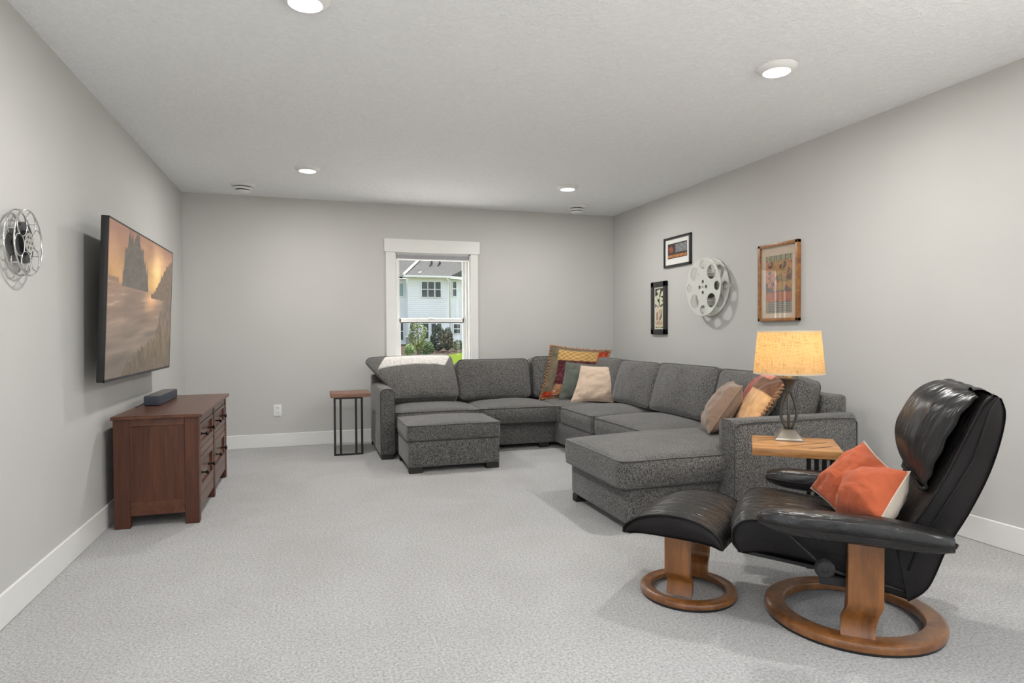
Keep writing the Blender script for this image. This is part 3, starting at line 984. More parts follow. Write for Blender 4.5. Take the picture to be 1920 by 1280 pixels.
def tv_cols(U, V):
    # U: left..right as seen, V: bottom..top
    n = fbm(U * 5, V * 9 + 4, 5); nf = fbm(U * 60, V * 60, 3)
    c = np.array([0.72, 0.53, 0.40]) * np.ones((len(U), 1))
    # sky
    sk = sstep(0.60, 0.64, V)
    sky = lerp(np.array([[0.90, 0.66, 0.40]] * len(U)), (0.72, 0.50, 0.40), sstep(0.65, 1.0, V))
    sky = sky + (n - 0.5)[:, None] * np.array([0.30, 0.26, 0.22])
    d = np.sqrt(((U - 0.69) * 1.5) ** 2 + ((V - 0.80) * 1.0) ** 2)
    sky = sky + np.exp(-(d / 0.13) ** 2)[:, None] * np.array([0.32, 0.30, 0.22]) + np.exp(-(d / 0.3) ** 2)[:, None] * np.array([0.10, 0.10, 0.02])
    # wet sand / water
    land = lerp(np.array([[0.58, 0.49, 0.42]] * len(U)), (0.64, 0.49, 0.39), sstep(0.2, 0.6, V))
    streak = fbm(U * 3 + V * 4, V * 26 - U * 4, 4)
    land = land + (streak - 0.5)[:, None] * np.array([0.34, 0.29, 0.24])
    glow = np.exp(-(((U - 0.62 + (0.6 - V) * 0.25) / 0.09) ** 2)) * sstep(0.38, 0.58, V)
    land = land + glow[:, None] * np.array([0.36, 0.24, 0.08])
    foam = (streak > 0.64) & (V > 0.40) & (U < 0.5)
    land = land + np.where(foam, 0.12, 0)[:, None]
    c = land * (1 - sk[:, None]) + sky * sk[:, None]
    # far horizon band
    k = sstep(0.615, 0.62, V) * (1 - sstep(0.645, 0.655, V)) * (U < 0.13)
    c = lerp(c, (0.52, 0.40, 0.33), k * 0.8)
    # sea stack with trees
    teeth = fbm(U * 55, U * 0 + 2, 3)
    xs_ = np.clip((U - 0.17) / 0.36, 0, 1)
    topv = 0.86 + 0.09 * np.sin(xs_ * 3.1) - 0.10 * sstep(0.65, 1.0, xs_) - 0.12 * (1 - sstep(0.0, 0.15, xs_)) + (teeth - 0.5) * 0.20
    side = (U > 0.17 + 0.0 * V) & (U < 0.55 - (V - 0.6) * 0.13)
    stack = (V > 0.605) & (V < topv) & side
    sc = np.array([0.36, 0.32, 0.28]) + (nf - 0.5)[:, None] * 0.26
    c = np.where(stack[:, None], sc, c)
    # right headland
    hv = 0.60 + np.clip((U - 0.66) / 0.34, 0, 1) ** 0.75 * 0.34 + (teeth - 0.5) * 0.06
    head = (V > 0.56) & (V < hv) & (U > 0.60)
    c = np.where(head[:, None], np.array([0.47, 0.37, 0.28]) + (nf - 0.5)[:, None] * 0.22, c)
    # reflection of the stack
    rf = (V < 0.59) & (V > 0.30) & (U > 0.20) & (U < 0.50)
    rfa = np.where(rf, 0.22 * sstep(0.30, 0.45, V), 0) * (0.6 + n)
    c = lerp(c, (0.44, 0.38, 0.34), np.clip(rfa, 0, 1))
    # dune grass: a bank along the right, tussocks along the bottom
    gl = np.interp(U, [0, .16, .24, .34, .48, .66, .72, .77, .84, 1], [-.1, -.05, .06, .12, .18, .23, .34, .46, .56, .58])
    gr = V < gl + (fbm(U * 34, V * 8, 3) - 0.5) * 0.10
    blades = fbm(U * 90 + V * 8, V * 16, 3)
    up_ = sstep(0.24, 0.40, V)
    gc = lerp(np.array([[0.47, 0.37, 0.25]] * len(U)), (0.47, 0.38, 0.31), up_) + (blades - 0.5)[:, None] * np.array([0.50, 0.44, 0.30])
    c = np.where(gr[:, None], gc, c)
    c = c * (0.80 + 0.20 * sstep(0.0, 0.45, V))[:, None]
    # haze of light reflecting off the panel, mixed into the picture colours
    return c * 0.85 + 0.045
painted_panel('screen', M_screen, tv, 300, 170, lambda U, V: np.stack([np.full_like(U, 0.0012), -hw + bz + U * 2 * (hw - bz), bz * 1.6 + V * (ht - bz * 2.6)], 1), tv_cols)

# ------------------------------------------------------------------ media chest
CX0, CX1, CY0, CY1, CZ = -1.072, -0.632, 4.072, 5.345, 0.625
ch = thing('media_chest', 'low cherry wood chest with four drawers under the television', 'cabinet', ((CX0 + CX1) / 2, (CY0 + CY1) / 2, 0))
CO = Vector(ch.location)
def cb(m, lo, hi, bev=0.002):
    m.box(tuple(Vector(lo) - CO), tuple(Vector(hi) - CO), bev, 1); return m
cb(MB(), (CX0 - 0.008, CY0 - 0.02, CZ), (CX1 + 0.022, CY1 + 0.02, CZ + 0.02), 0.003).build('top', M_cherry_h, ch, 0)
sw = 0.082
ymid = 4.708
for (x0, x1, y0, y1) in [(CX0, CX0 + sw, CY0, CY0 + 0.045), (CX1 - 0.075, CX1, CY0, CY0 + 0.06), (CX0, CX0 + sw, CY1 - 0.045, CY1), (CX1 - 0.075, CX1, CY1 - 0.06, CY1)]:
    cb(MB(), (x0, y0, 0), (x1, y1, CZ)).build('corner_post', M_cherry, ch, 0)
cb(MB(), (CX1 - 0.06, ymid - 0.028, 0), (CX1, ymid + 0.028, CZ)).build('centre_post', M_cherry, ch, 0)
for y0, y1 in ((CY0, CY0 + 0.03), (CY1 - 0.03, CY1)):
    cb(MB(), (CX0 + sw, y0 + 0.004, 0.068), (CX1 - 0.075, y1 - 0.004, 0.148)).build('side_rail', M_cherry_h, ch, 0)
    cb(MB(), (CX0 + sw, y0 + 0.004, 0.583), (CX1 - 0.075, y1 - 0.004, CZ)).build('side_rail', M_cherry_h, ch, 0)
    yy = (y0 + y1) / 2
    cb(MB(), (CX0 + sw - 0.01, yy - 0.006, 0.14), (CX1 - 0.07, yy + 0.006, 0.59)).build('side_panel', M_cherry, ch, 0)
cb(MB(), (CX0, CY0 + 0.04, 0.10), (CX0 + 0.012, CY1 - 0.04, CZ)).build('back_panel', M_cherry, ch, 0)
cb(MB(), (CX0 + 0.01, CY0 + 0.03, 0.13), (CX1 - 0.06, CY1 - 0.03, 0.145)).build('bottom_panel', M_cherry, ch, 0)
M_knob = plain('knob_black', (0.02, 0.018, 0.017), 0.25, 0.6)
for ya_, yb2 in ((CY0 + 0.06, ymid - 0.028), (ymid + 0.028, CY1 - 0.06)):
    # face rails
    for z0, z1 in ((0.575, CZ), (0.375, 0.42), (0.068, 0.14)):
        cb(MB(), (CX1 - 0.03, ya_, z0), (CX1 - 0.004, yb2, z1)).build('face_rail', M_cherry_h, ch, 0)
    for z0, z1 in ((0.424, 0.571), (0.144, 0.371)):
        y0, y1 = ya_ + 0.004, yb2 - 0.004
        m = MB()
        fr = 0.055 if z1 < 0.4 else 0.034
        cb(m, (CX1 - 0.024, y0, z0), (CX1 - 0.003, y1, z0 + fr)); cb(m, (CX1 - 0.024, y0, z1 - fr * 0.7), (CX1 - 0.003, y1, z1))
        cb(m, (CX1 - 0.024, y0, z0 + fr), (CX1 - 0.003, y0 + 0.05, z1 - fr * 0.7)); cb(m, (CX1 - 0.024, y1 - 0.05, z0 + fr), (CX1 - 0.003, y1, z1 - fr * 0.7))
        cb(m, (CX1 - 0.024, y0 + 0.04, z0 + 0.02), (CX1 - 0.016, y1 - 0.04, z1 - 0.02), 0)
        dr = m.build('drawer', M_cherry_h, ch, 0)
        for ky in (y0 + 0.135, y1 - 0.135):
            Mx = Matrix.Translation(Vector((CX1 - 0.016, ky, (z0 + z1) / 2)) - CO) @ Matrix.Rotation(PI / 2, 4, 'Y')
            MB().lathe([(0, 0), (0.010, 0), (0.010, 0.003), (0.005, 0.006), (0.0045, 0.024), (0.011, 0.030), (0.015, 0.036), (0.013, 0.043), (0, 0.046)], 16, Mx).build('knob', M_knob, dr, 40)

# soundbar on the chest
sb = thing('soundbar', 'small black soundbar lying on the media chest', 'soundbar', (-0.985, 4.895, CZ + 0.02))
def sround(x0, x1, y0, y1, r, k=6):
    pts = []
    for cx, cy, a0 in ((x1 - r, y0 + r, -PI / 2), (x1 - r, y1 - r, 0)):
        for i in range(k + 1):
            a = a0 + PI / 2 * i / k
            pts.append((cx + r * math.cos(a), cy + r * math.sin(a)))
    pts += [(x0, y1), (x0, y0)]
    return pts
MB().prism(sround(-0.048, 0.045, -0.29, 0.29, 0.022), 0.004, 0.060, 'z', 0.003).build('body', M_grey_fabric, sb, 40)
MB().prism(sround(-0.046, 0.043, -0.288, 0.288, 0.020), 0.060, 0.064, 'z').build('top_panel', M_soundtop, sb, 40)
MB().box((-0.04, -0.27, 0.0), (0.035, 0.27, 0.005)).build('foot', M_black, sb, 0)
MB().tube([(-0.047, -0.27, 0.02), (-0.058, -0.30, 0.012), (-0.068, -0.33, 0.006), (-0.078, -0.36, 0.004)], 0.003, 6).build('cable', M_black, sb, 180)

# ------------------------------------------------------------------ film reels
def disc_with_holes(name, R_, holes, thick, mat, parent, loc, bevel=0.0):
    cu = bpy.data.curves.new('tmp', 'CURVE'); cu.dimensions = '2D'; cu.fill_mode = 'BOTH'; cu.extrude = thick / 2
    cu.bevel_depth = bevel; cu.bevel_resolution = 1; cu.resolution_u = 16
    def circle(cx, cy, r):
        sp = cu.splines.new('BEZIER'); sp.bezier_points.add(3); sp.use_cyclic_u = True
        kk = 0.5523 * r
        for bp, (px, py, tx, ty) in zip(sp.bezier_points, ((1, 0, 0, 1), (0, 1, -1, 0), (-1, 0, 0, -1), (0, -1, 1, 0))):
            bp.co = (cx + px * r, cy + py * r, 0)
            bp.handle_left = (cx + px * r - tx * kk, cy + py * r - ty * kk, 0)
            bp.handle_right = (cx + px * r + tx * kk, cy + py * r + ty * kk, 0)
    circle(0, 0, R_)
    for h in holes:
        circle(*h)
    tmp = bpy.data.objects.new('tmp', cu); COL.objects.link(tmp)
    dg = bpy.context.evaluated_depsgraph_get()
    me = bpy.data.meshes.new_from_object(tmp.evaluated_get(dg))
    bpy.data.objects.remove(tmp); bpy.data.curves.remove(cu)
    me.materials.clear()
    me.name = name
    me.shade_smooth(); me.set_sharp_from_angle(angle=math.radians(30))
    return link(name, me, mat, parent, loc)

# big enamelled reel on the right wall: local x -> -Y, local y -> Z, local z -> -X
ROT_R = Matrix(((0, 0, -1), (-1, 0, 0), (0, 1, 0)))
reel = thing('film_reel', 'large off-white metal film reel on the right wall between the pictures', 'film reel', (XR, 4.672, 1.494))
reel.rotation_euler = ROT_R.to_euler()
holes = [(0.17 * math.cos(math.radians(a)), 0.17 * math.sin(math.radians(a)), 0.062) for a in (45, 135, 225, 315)]
holes += [(0.195 * math.cos(math.radians(a)), 0.195 * math.sin(math.radians(a)), 0.040) for a in (0, 90, 180, 270)]
holes += [(0.047 * math.cos(math.radians(a)), 0.047 * math.sin(math.radians(a)), 0.0175) for a in (0, 90, 180, 270)]
disc_with_holes('front_flange', 0.248, holes, 0.003, M_reel, reel, (0, 0, 0.10), 0.0015)
disc_with_holes('rear_flange', 0.248, holes, 0.003, M_reel, reel, (0, 0, 0.02), 0.0015)
MB().lathe([(0, 0.004), (0.095, 0.004), (0.095, 0.098), (0, 0.098)], 40).build('core', M_reeldark, reel, 30)
for a in (22, 67, 112, 157, 202, 247, 292, 337):
    x, y = 0.128 * math.cos(math.radians(a)), 0.128 * math.sin(math.radians(a))
    MB().tube([(x, y, 0.02), (x, y, 0.10)], 0.006, 8).build('spacer_pin', M_reel, reel, 40)
m = MB()
for a in (45, 135):
    c_, s_ = math.cos(math.radians(a)) * 0.014, math.sin(math.radians(a)) * 0.014
    m.tube([(-c_, -s_, 0.1035), (c_, s_, 0.1035)], 0.0015, 5)
m.build('centre_cross', M_reeldark, reel, 180)

# chrome wire reel on the left wall: local x -> Y, local y -> Z, local z -> X
ROT_L = Matrix(((0, 0, 1), (1, 0, 0), (0, 1, 0)))
reel2 = thing('film_reel', 'chrome wire film reel on the left wall beside the television', 'film reel', (XL, 3.008, 1.482))
reel2.rotation_euler = ROT_L.to_euler()
def circ_pts(cx, cy, r, z, n=40):
    return [(cx + r * math.cos(2 * PI * i / n), cy + r * math.sin(2 * PI * i / n), z) for i in range(n)]
for z, nm in ((0.056, 'front_flange'), (0.022, 'rear_flange')):
    m = MB()
    m.tube(circ_pts(0, 0, 0.131, z, 64), 0.0032, 8, True)
    for k in range(6):
        a = math.radians(60 * k + 12)
        m.tube(circ_pts(0.0855 * math.cos(a), 0.0855 * math.sin(a), 0.0435, z, 32), 0.0026, 6, True)
    m.build(nm, M_chrome, reel2, 180)
hub_h = [(0.024 * math.cos(math.radians(a)), 0.024 * math.sin(math.radians(a)), 0.0062) for a in range(0, 360, 60)] + [(0, 0, 0.005)]
disc_with_holes('hub_plate', 0.040, hub_h, 0.002, M_chrome, reel2, (0, 0, 0.058), 0.0008)
m = MB()
m.lathe([(0, 0.030), (0.083, 0.030), (0.083, 0.044), (0.05, 0.045), (0.05, 0.052), (0, 0.052)], 48)
m.build('film_roll', M_filmblack, reel2, 30)
m = MB()
m.tube(circ_pts(0, 0, 0.131, 0.022, 12)[0:0] or [(0, 0, 0.0), (0, 0, 0.03)], 0.012, 12)
m.build('wall_peg', M_blackmetal, reel2, 40)
for k in range(6):
    a = math.radians(60 * k + 42)
    MB().tube([(0.131 * math.cos(a), 0.131 * math.sin(a), 0.022), (0.131 * math.cos(a), 0.131 * math.sin(a), 0.056)], 0.002, 6).build('spacer_wire', M_chrome, reel2, 180)

# ------------------------------------------------------------------ framed pictures on the right wall
def frame_pic(name, label, y_hi, y_lo, z0, z1, fw_, depth, fmat, mount, glass):
    """local x runs from larger Y to smaller Y (left to right as seen), y up, z out of the wall"""
    t = thing(name, label, 'picture', (XR, (y_hi + y_lo) / 2, z0))
    t.rotation_euler = ROT_R.to_euler()
    w = (y_hi - y_lo) / 2; h_ = z1 - z0
    m = MB()
    for lo, hi in (((-w, 0, 0), (-w + fw_, h_, depth)), ((w - fw_, 0, 0), (w, h_, depth)), ((-w, 0, 0), (w, fw_, depth)), ((-w, h_ - fw_, 0), (w, h_, depth))):
        m.box(lo, hi, 0.003, 2)
    m.build('frame', fmat, t, 30)
    if mount is not None:
        MB().box((-w + fw_ * 0.7, fw_ * 0.7, 0.002), (w - fw_ * 0.7, h_ - fw_ * 0.7, depth * 0.45)).build('mount_board', mount, t, 0)
    MB().box((-w + fw_ * 0.8, fw_ * 0.8, depth * 0.70), (w - fw_ * 0.8, h_ - fw_ * 0.8, depth * 0.74)).build('glass', glass, t, 0)
    return t, w, h_
def text_on(t, body, x, y, z, size, mat, width=None, name='lettering', bold=0.0):
    cu = bpy.data.curves.new(name, 'FONT'); cu.body = body; cu.size = size; cu.align_x = 'CENTER'; cu.align_y = 'CENTER'
    cu.extrude = 0.0004; cu.offset = bold
    tmp = bpy.data.objects.new('tmp', cu); COL.objects.link(tmp)
    dg = bpy.context.evaluated_depsgraph_get(); dg.update()
    me = bpy.data.meshes.new_from_object(tmp.evaluated_get(dg))
    bpy.data.objects.remove(tmp); bpy.data.curves.remove(cu)
    me.materials.clear()
    if width:
        xs_ = [v.co.x for v in me.vertices]; k = width / (max(xs_) - min(xs_))
        for v in me.vertices: v.co.x *= k
    return link(name, me, mat, t, (x, y, z))

# wide picture, black frame, white mount
t, w, h_ = frame_pic('framed_print', 'wide black framed print with orange lettering, highest on the right wall', 5.439, 4.984, 1.731, 2.018, 0.022, 0.022, M_frame_black, M_mat_white, M_picglass2)
def p1(U, V):
    n = fbm(U * 9, V * 6); n2 = fbm(U * 40, V * 22)
    c = np.array([0.24, 0.21, 0.22]) * np.ones((len(U), 1)) + (n2 - 0.5)[:, None] * 0.12
    k = ((U > 0.40) & (V > 0.36) & (V < 0.93)).astype(float)
    g = np.array([0.50, 0.50, 0.50]) + (n2 - 0.5)[:, None] * 0.5
    c = c * (1 - k[:, None]) + g * k[:, None]
    d = ((U - 0.17) / 0.14) ** 2 + ((V - 0.58) / 0.28) ** 2
    c = lerp(c, (0.66, 0.34, 0.24), np.clip(1.3 - d, 0, 1) * np.clip(n * 1.6, 0, 1))
    k = (V < 0.27).astype(float)
    c = c * (1 - k[:, None]) + k[:, None] * (np.array([0.33, 0.22, 0.14]) + (n2 - 0.5)[:, None] * 0.1)
    return c
pz = 0.0115
px0, px1, py0, py1 = -w + 0.065, w - 0.062, 0.082, h_ - 0.062
painted_panel('print_sheet', M_print, t, 90, 60, lambda U, V: np.stack([px0 + U * (px1 - px0), py0 + V * (py1 - py0), np.full_like(U, pz)], 1), p1)
M_ink_or = plain('orange_ink', (0.62, 0.27, 0.09), 0.8)
M_ink_grey = plain('grey_ink', (0.45, 0.46, 0.48), 0.8)
text_on(t, 'IRREVERSIBLE', (px0 + px1) / 2, py0 + 0.019, pz + 0.0006, 0.034, M_ink_or, (px1 - px0) * 0.96, bold=0.0012)

# tall narrow picture, black frame
t, w, h_ = frame_pic('framed_print', 'tall narrow black framed popcorn print, lowest of the wall pictures', 5.675, 5.392, 1.084, 1.609, 0.052, 0.026, M_frame_black, M_mat_white, M_picglass2)
def p2(U, V):
    c = np.array([0.22, 0.22, 0.19]) * np.ones((len(U), 1))
    n2 = fbm(U * 20, V * 60)
    blobs = [(0.45, 0.90, 0.20), (0.86, 0.84, 0.20), (0.36, 0.785, 0.19), (0.08, 0.73, 0.2), (0.70, 0.72, 0.20), (0.22, 0.645, 0.17), (0.72, 0.635, 0.21), (0.34, 0.60, 0.17), (0.12, 0.66, 0.12)]
    for bx, by, br in blobs:
        ang = np.arctan2((V - by) * 3.2, U - bx)
        d = np.sqrt((U - bx) ** 2 + ((V - by) * 3.2) ** 2) / (br * (1 + 0.25 * np.cos(ang * 3 + bx * 9)))
        c = lerp(c, (0.84, 0.84, 0.74), 1 - sstep(0.85, 1.0, d))
    k = 1 - sstep(0.53, 0.56, V + 0.02 * np.sin(U * 20))
    body = np.array([0.84, 0.80, 0.70]) + (n2 - 0.5)[:, None] * 0.08
    c = c * (1 - k[:, None]) + body * k[:, None]
    # banded shapes on the tub
    s1 = (np.abs(U - 0.26) < 0.11) & (V > 0.20) & (V < 0.42) & (((U - 0.36) / 0.22) ** 2 + ((V - 0.30) / 0.14) ** 2 < 1)
    c = np.where(s1[:, None], np.array([0.66, 0.50, 0.42]), c)
    s2 = (U > 0.48) & (U < 0.86) & (V > 0.36) & (V < 0.47) & (np.sin(U * 75) > 0.2)
    c = np.where(s2[:, None], np.array([0.62, 0.42, 0.42]), c)
    q = (U - 0.66) * 0.8 + (V - 0.28) * -1.6; r_ = (U - 0.66) + (V - 0.28) * 1.2
    s3 = (np.abs(q) < 0.10) & (np.abs(r_) < 0.22)
    c = np.where(s3[:, None], np.array([0.38, 0.38, 0.36]) + (np.sin(r_ * 110) > 0)[:, None] * 0.14, c)
    s4 = (np.abs(V - 0.035) < 0.007) & (U > 0.1) & (U < 0.92)
    for ex_ in (0.16, 0.86):
        s4 |= (((U - ex_) / 0.09) ** 2 + ((V - 0.035) / 0.016) ** 2 < 1)
    c = np.where(s4[:, None], np.array([0.25, 0.17, 0.12]), c)
    s5 = (V < 0.012) | (V > 0.985) | (U < 0.03)
    c = np.where(s5[:, None], np.array([0.86, 0.85, 0.80]), c)
    return c
pz = 0.0125
a_, b_, c_, d_ = -w + 0.060, w - 0.060, 0.055, h_ - 0.060
painted_panel('print_sheet', M_print, t, 48, 150, lambda U, V: np.stack([a_ + U * (b_ - a_), c_ + V * (d_ - c_), np.full_like(U, pz)], 1), p2)
M_ink_rust = plain('rust_ink', (0.40, 0.20, 0.10), 0.8)
text_on(t, 'FARGO', 0.0, c_ + 0.135 * (d_ - c_), pz + 0.0006, 0.045, M_ink_rust, (b_ - a_) * 0.8, bold=0.0008)

# tall oak framed picture with tan mount
t, w, h_ = frame_pic('framed_print', 'oak framed poster on tan mount above the table lamp', 4.058, 3.640, 1.184, 1.766, 0.024, 0.032, M_frame_oak, M_mat_tan, M_picglass)
def p3(U, V):
    n = fbm(U * 7, V * 10); n2 = fbm(U * 22, V * 36); n3 = fbm(U * 60, V * 60)
    c = lerp(np.array([[0.66, 0.38, 0.27]] * len(U)), (0.74, 0.52, 0.38), sstep(0.35, 0.65, n2))
    c = lerp(c, (0.30, 0.25, 0.24), sstep(0.52, 0.62, n) * 0.8)
    c = lerp(c, (0.62, 0.56, 0.30), sstep(0.60, 0.70, fbm(U * 5 + 11, V * 5)) * 0.6)
    k = (V < 0.36).astype(float) * (V > 0.20)
    c = lerp(c, (0.66, 0.39, 0.28), k * 0.85)
    k = (np.abs(V - 0.375) < 0.012).astype(float)
    c = lerp(c, (0.42, 0.33, 0.31), k)
    k = (V < 0.20).astype(float)
    lines = (np.sin(V * 210) > 0.1) & (U > 0.1) & (U < 0.95)
    cc = np.where(lines[:, None], np.array([0.36, 0.37, 0.36]), np.array([0.58, 0.53, 0.45]))
    c = c * (1 - k[:, None]) + cc * k[:, None]
    # band of tall illegible letters along the top
    k = (V > 0.90).astype(float)
    per = U * 15
    bars = ((per % 1) > 0.28) | (vnoise(U * 43, V * 60) > 0.75)
    cc = np.where(bars[:, None], np.array([0.62, 0.60, 0.47]), np.array([0.20, 0.24, 0.24]))
    c = c * (1 - k[:, None]) + cc * k[:, None]
    return c + (n3 - 0.5)[:, None] * 0.10
pz = 0.0152
a_, b_, c_, d_ = -w + 0.072, w - 0.070, 0.060, h_ - 0.090
painted_panel('print_sheet', M_print, t, 80, 130, lambda U, V: np.stack([a_ + U * (b_ - a_), c_ + V * (d_ - c_), np.full_like(U, pz)], 1), p3)

# ------------------------------------------------------------------ side tables with slab tops and bar legs
def side_table(label, loc, rotz, hx, hy, mat, bars, frame_y, inl):
    t = thing('side_table', label, 'table', loc, rotz, 'slab top side tables on black bar legs')
    zt, zb = 0.566, 0.528
    MB().box((-hx, -hy, zb), (hx, hy, zt), 0.003, 2).build('table_top', mat, t, 30)
    m = MB()
    for (x0, y0), (x1, y1) in inl:
        d = Vector((x1 - x0, y1 - y0, 0)); L_ = d.length; d.normalize(); q = Vector((-d.y, d.x, 0)) * 0.003
        A = Vector((x0, y0, 0)); B2 = Vector((x1, y1, 0))
        pts = [A - q, B2 - q, B2 + q, A + q]
        m.prism([(p.x, p.y) for p in pts], zt - 0.002, zt + 0.0006, 'z')
    m.build('inlay_strips', M_inlay, t, 0)
    for bx in bars:
        MB().box((bx - 0.0095, frame_y, 0.016), (bx + 0.0095, frame_y + 0.019, zb - 0.014), 0.001, 1).build('leg', M_blackmetal, t, 0)
    x0, x1 = min(bars) - 0.0095, max(bars) + 0.0095
    MB().box((x0, frame_y, 0.0), (x1, frame_y + 0.019, 0.016), 0.001, 1).build('floor_bar', M_blackmetal, t, 0)
    MB().box((x0, frame_y, zb - 0.014), (x1, frame_y + 0.019, zb), 0.001, 1).build('top_bar', M_blackmetal, t, 0)
    return t
side_table('small brown slab top side table standing left of the sofa', (0.345, 6.03, 0), 0, 0.176, 0.16, M_walnut,
           [b - 0.345 for b in (0.204, 0.2555, 0.3915, 0.444)], -0.14, [((-0.10, 0.02), (-0.03, 0.05)), ((0.02, 0.0), (0.11, 0.04))])
lt_a = math.atan2(-0.245, 0.31)
inl = []
side_table('golden oak slab top side table with dark inlay under the table lamp', (2.238, 2.484, 0), lt_a, 0.192, 0.185, M_oak,
           [0.055, 0.088, 0.121, 0.154], -0.12,
           [((-0.165, 0.02), (0.0, 0.14)), ((-0.165, 0.085), (-0.06, 0.15)), ((-0.075, -0.135), (0.15, 0.055)), ((0.055, -0.15), (0.16, -0.045)), ((0.045, 0.13), (0.09, 0.165))])

# ------------------------------------------------------------------ table lamp
LX, LY, LZ = 2.283, 2.572, 0.5667
lamp = thing('table_lamp', 'lit table lamp with tan linen shade and open twisted metal stem', 'lamp', (LX, LY, LZ), lt_a)
def sq(m, prof):
    rings = []
    for hw_, z in prof:
        rings.append([m.bm.verts.new((sx * hw_, sy * hw_, z)) for sx, sy in ((-1, -1), (1, -1), (1, 1), (-1, 1))])
    m.bm.faces.new(list(reversed(rings[0]))); m.bm.faces.new(rings[-1])
    for A, Bq in zip(rings, rings[1:]):
        for k in range(4):
            m.bm.faces.new((A[k], A[(k + 1) % 4], Bq[(k + 1) % 4], Bq[k]))
m = MB(); sq(m, [(0.064, 0), (0.064, 0.006), (0.058, 0.012), (0.034, 0.045), (0.030, 0.050), (0.022, 0.053)])
m.build('base', M_lampbase, lamp, 0)
for k in range(4):
    a = PI / 2 * k + math.radians(266.7)
    pts = []; rad = []
    for i in range(17):
        s_ = i / 16
        z = 0.052 + s_ * 0.188
        r = 0.011 + 0.025 * math.sin(PI * s_ ** 0.85) ** 1.15
        aa = a
        pts.append((r * math.cos(aa), r * math.sin(aa), z)); rad.append(0.0068)
    MB().tube(pts, 0.006, 8, radii=rad).build('stem_rib', M_lampmetal, lamp, 180)
MB().lathe([(0, 0.05), (0.013, 0.052), (0.010, 0.062), (0, 0.062)], 20).build('lower_collar', M_lampmetal, lamp, 40)
MB().lathe([(0, 0.232), (0.014, 0.234), (0.017, 0.242), (0.015, 0.252), (0.020, 0.270), (0.034, 0.296), (0.0445, 0.303), (0.0445, 0.308), (0, 0.309)], 28).build('neck', M_lampmetal, lamp, 50)
MB().lathe([(0, 0.308), (0.016, 0.309), (0.016, 0.345), (0.012, 0.352), (0, 0.352)], 20).build('socket', plain('brass_socket', (0.55, 0.40, 0.18), 0.3, 0.9), lamp, 40)
MB().lathe([(0, 0.350), (0.013, 0.352), (0.028, 0.385), (0.030, 0.405), (0.022, 0.432), (0, 0.442)], 20).build('bulb', emit_mat('bulb_glow', (1.0, 0.62, 0.26), 5.0), lamp, 180)
SH0, SH1 = 0.330, 0.546
m = MB()
m.tube([(0.0, 0.016, 0.34), (0.0, 0.055, 0.40), (0.0, 0.055, 0.48), (0.0, 0.0, SH1 - 0.012), (0.0, -0.055, 0.48), (0.0, -0.055, 0.40), (0.0, -0.016, 0.34)], 0.0018, 6)
for a in (0, 2 * PI / 3, 4 * PI / 3):
    m.tube([(0, 0, SH1 - 0.012), (0.144 * math.cos(a), 0.144 * math.sin(a), SH1 - 0.012)], 0.0018, 6)
m.build('harp', M_lampmetal, lamp, 180)
# linen shade
def shade_mat():
    m = bpy.data.materials.new('linen_shade'); m.use_nodes = True
    N = m.node_tree.nodes; L = m.node_tree.links
    N.remove(N['Principled BSDF']); out = N['Material Output']
    c = coords(N, L, (1, 1, 1))
    wv = tex_noise(N, L, coords(N, L, (300, 300, 14)), 1.0, 2)
    wh = tex_noise(N, L, coords(N, L, (22, 22, 420)), 1.0, 2)
    ad = N.new('ShaderNodeMath'); ad.operation = 'ADD'
    L.new(wv.outputs['Fac'], ad.inputs[0]); L.new(wh.outputs['Fac'], ad.inputs[1])
    r = ramp(N, [(0.72, (0.54, 0.35, 0.16)), (1.0, (0.84, 0.64, 0.36))])
    L.new(ad.outputs[0], r.inputs[0])
    d = N.new('ShaderNodeBsdfDiffuse'); tl = N.new('ShaderNodeBsdfTranslucent'); mx = N.new('ShaderNodeMixShader'); mx.inputs[0].default_value = 0.55
    L.new(r.outputs[0], d.inputs[0]); L.new(r.outputs[0], tl.inputs[0])
    L.new(d.outputs[0], mx.inputs[1]); L.new(tl.outputs[0], mx.inputs[2]); L.new(mx.outputs[0], out.inputs['Surface'])
    return m
M_shade = shade_mat()
m = MB(); m.lathe([(0.166, SH0), (0.146, SH1)], 64); m.build('lamp_shade', M_shade, lamp, 180)
m = MB()
m.lathe([(0.1645, SH0), (0.1675, SH0), (0.1668, SH0 + 0.008), (0.1640, SH0 + 0.008)], 64, closed=True)
m.lathe([(0.1450, SH1 - 0.008), (0.1478, SH1 - 0.008), (0.1470, SH1), (0.1442, SH1)], 64, closed=True)
m.build('shade_hem', cloth('linen_hem', (0.70, 0.58, 0.42), 0.05), lamp, 40)
d = bpy.data.lights.new('lamp_bulb', 'POINT'); d.energy = TABLE_W; d.color = (1.0, 0.58, 0.22); d.shadow_soft_size = 0.03
o = bpy.data.objects.new('lamp_bulb', d); COL.objects.link(o); o.parent = lamp; o.location = (0, 0, 0.46)

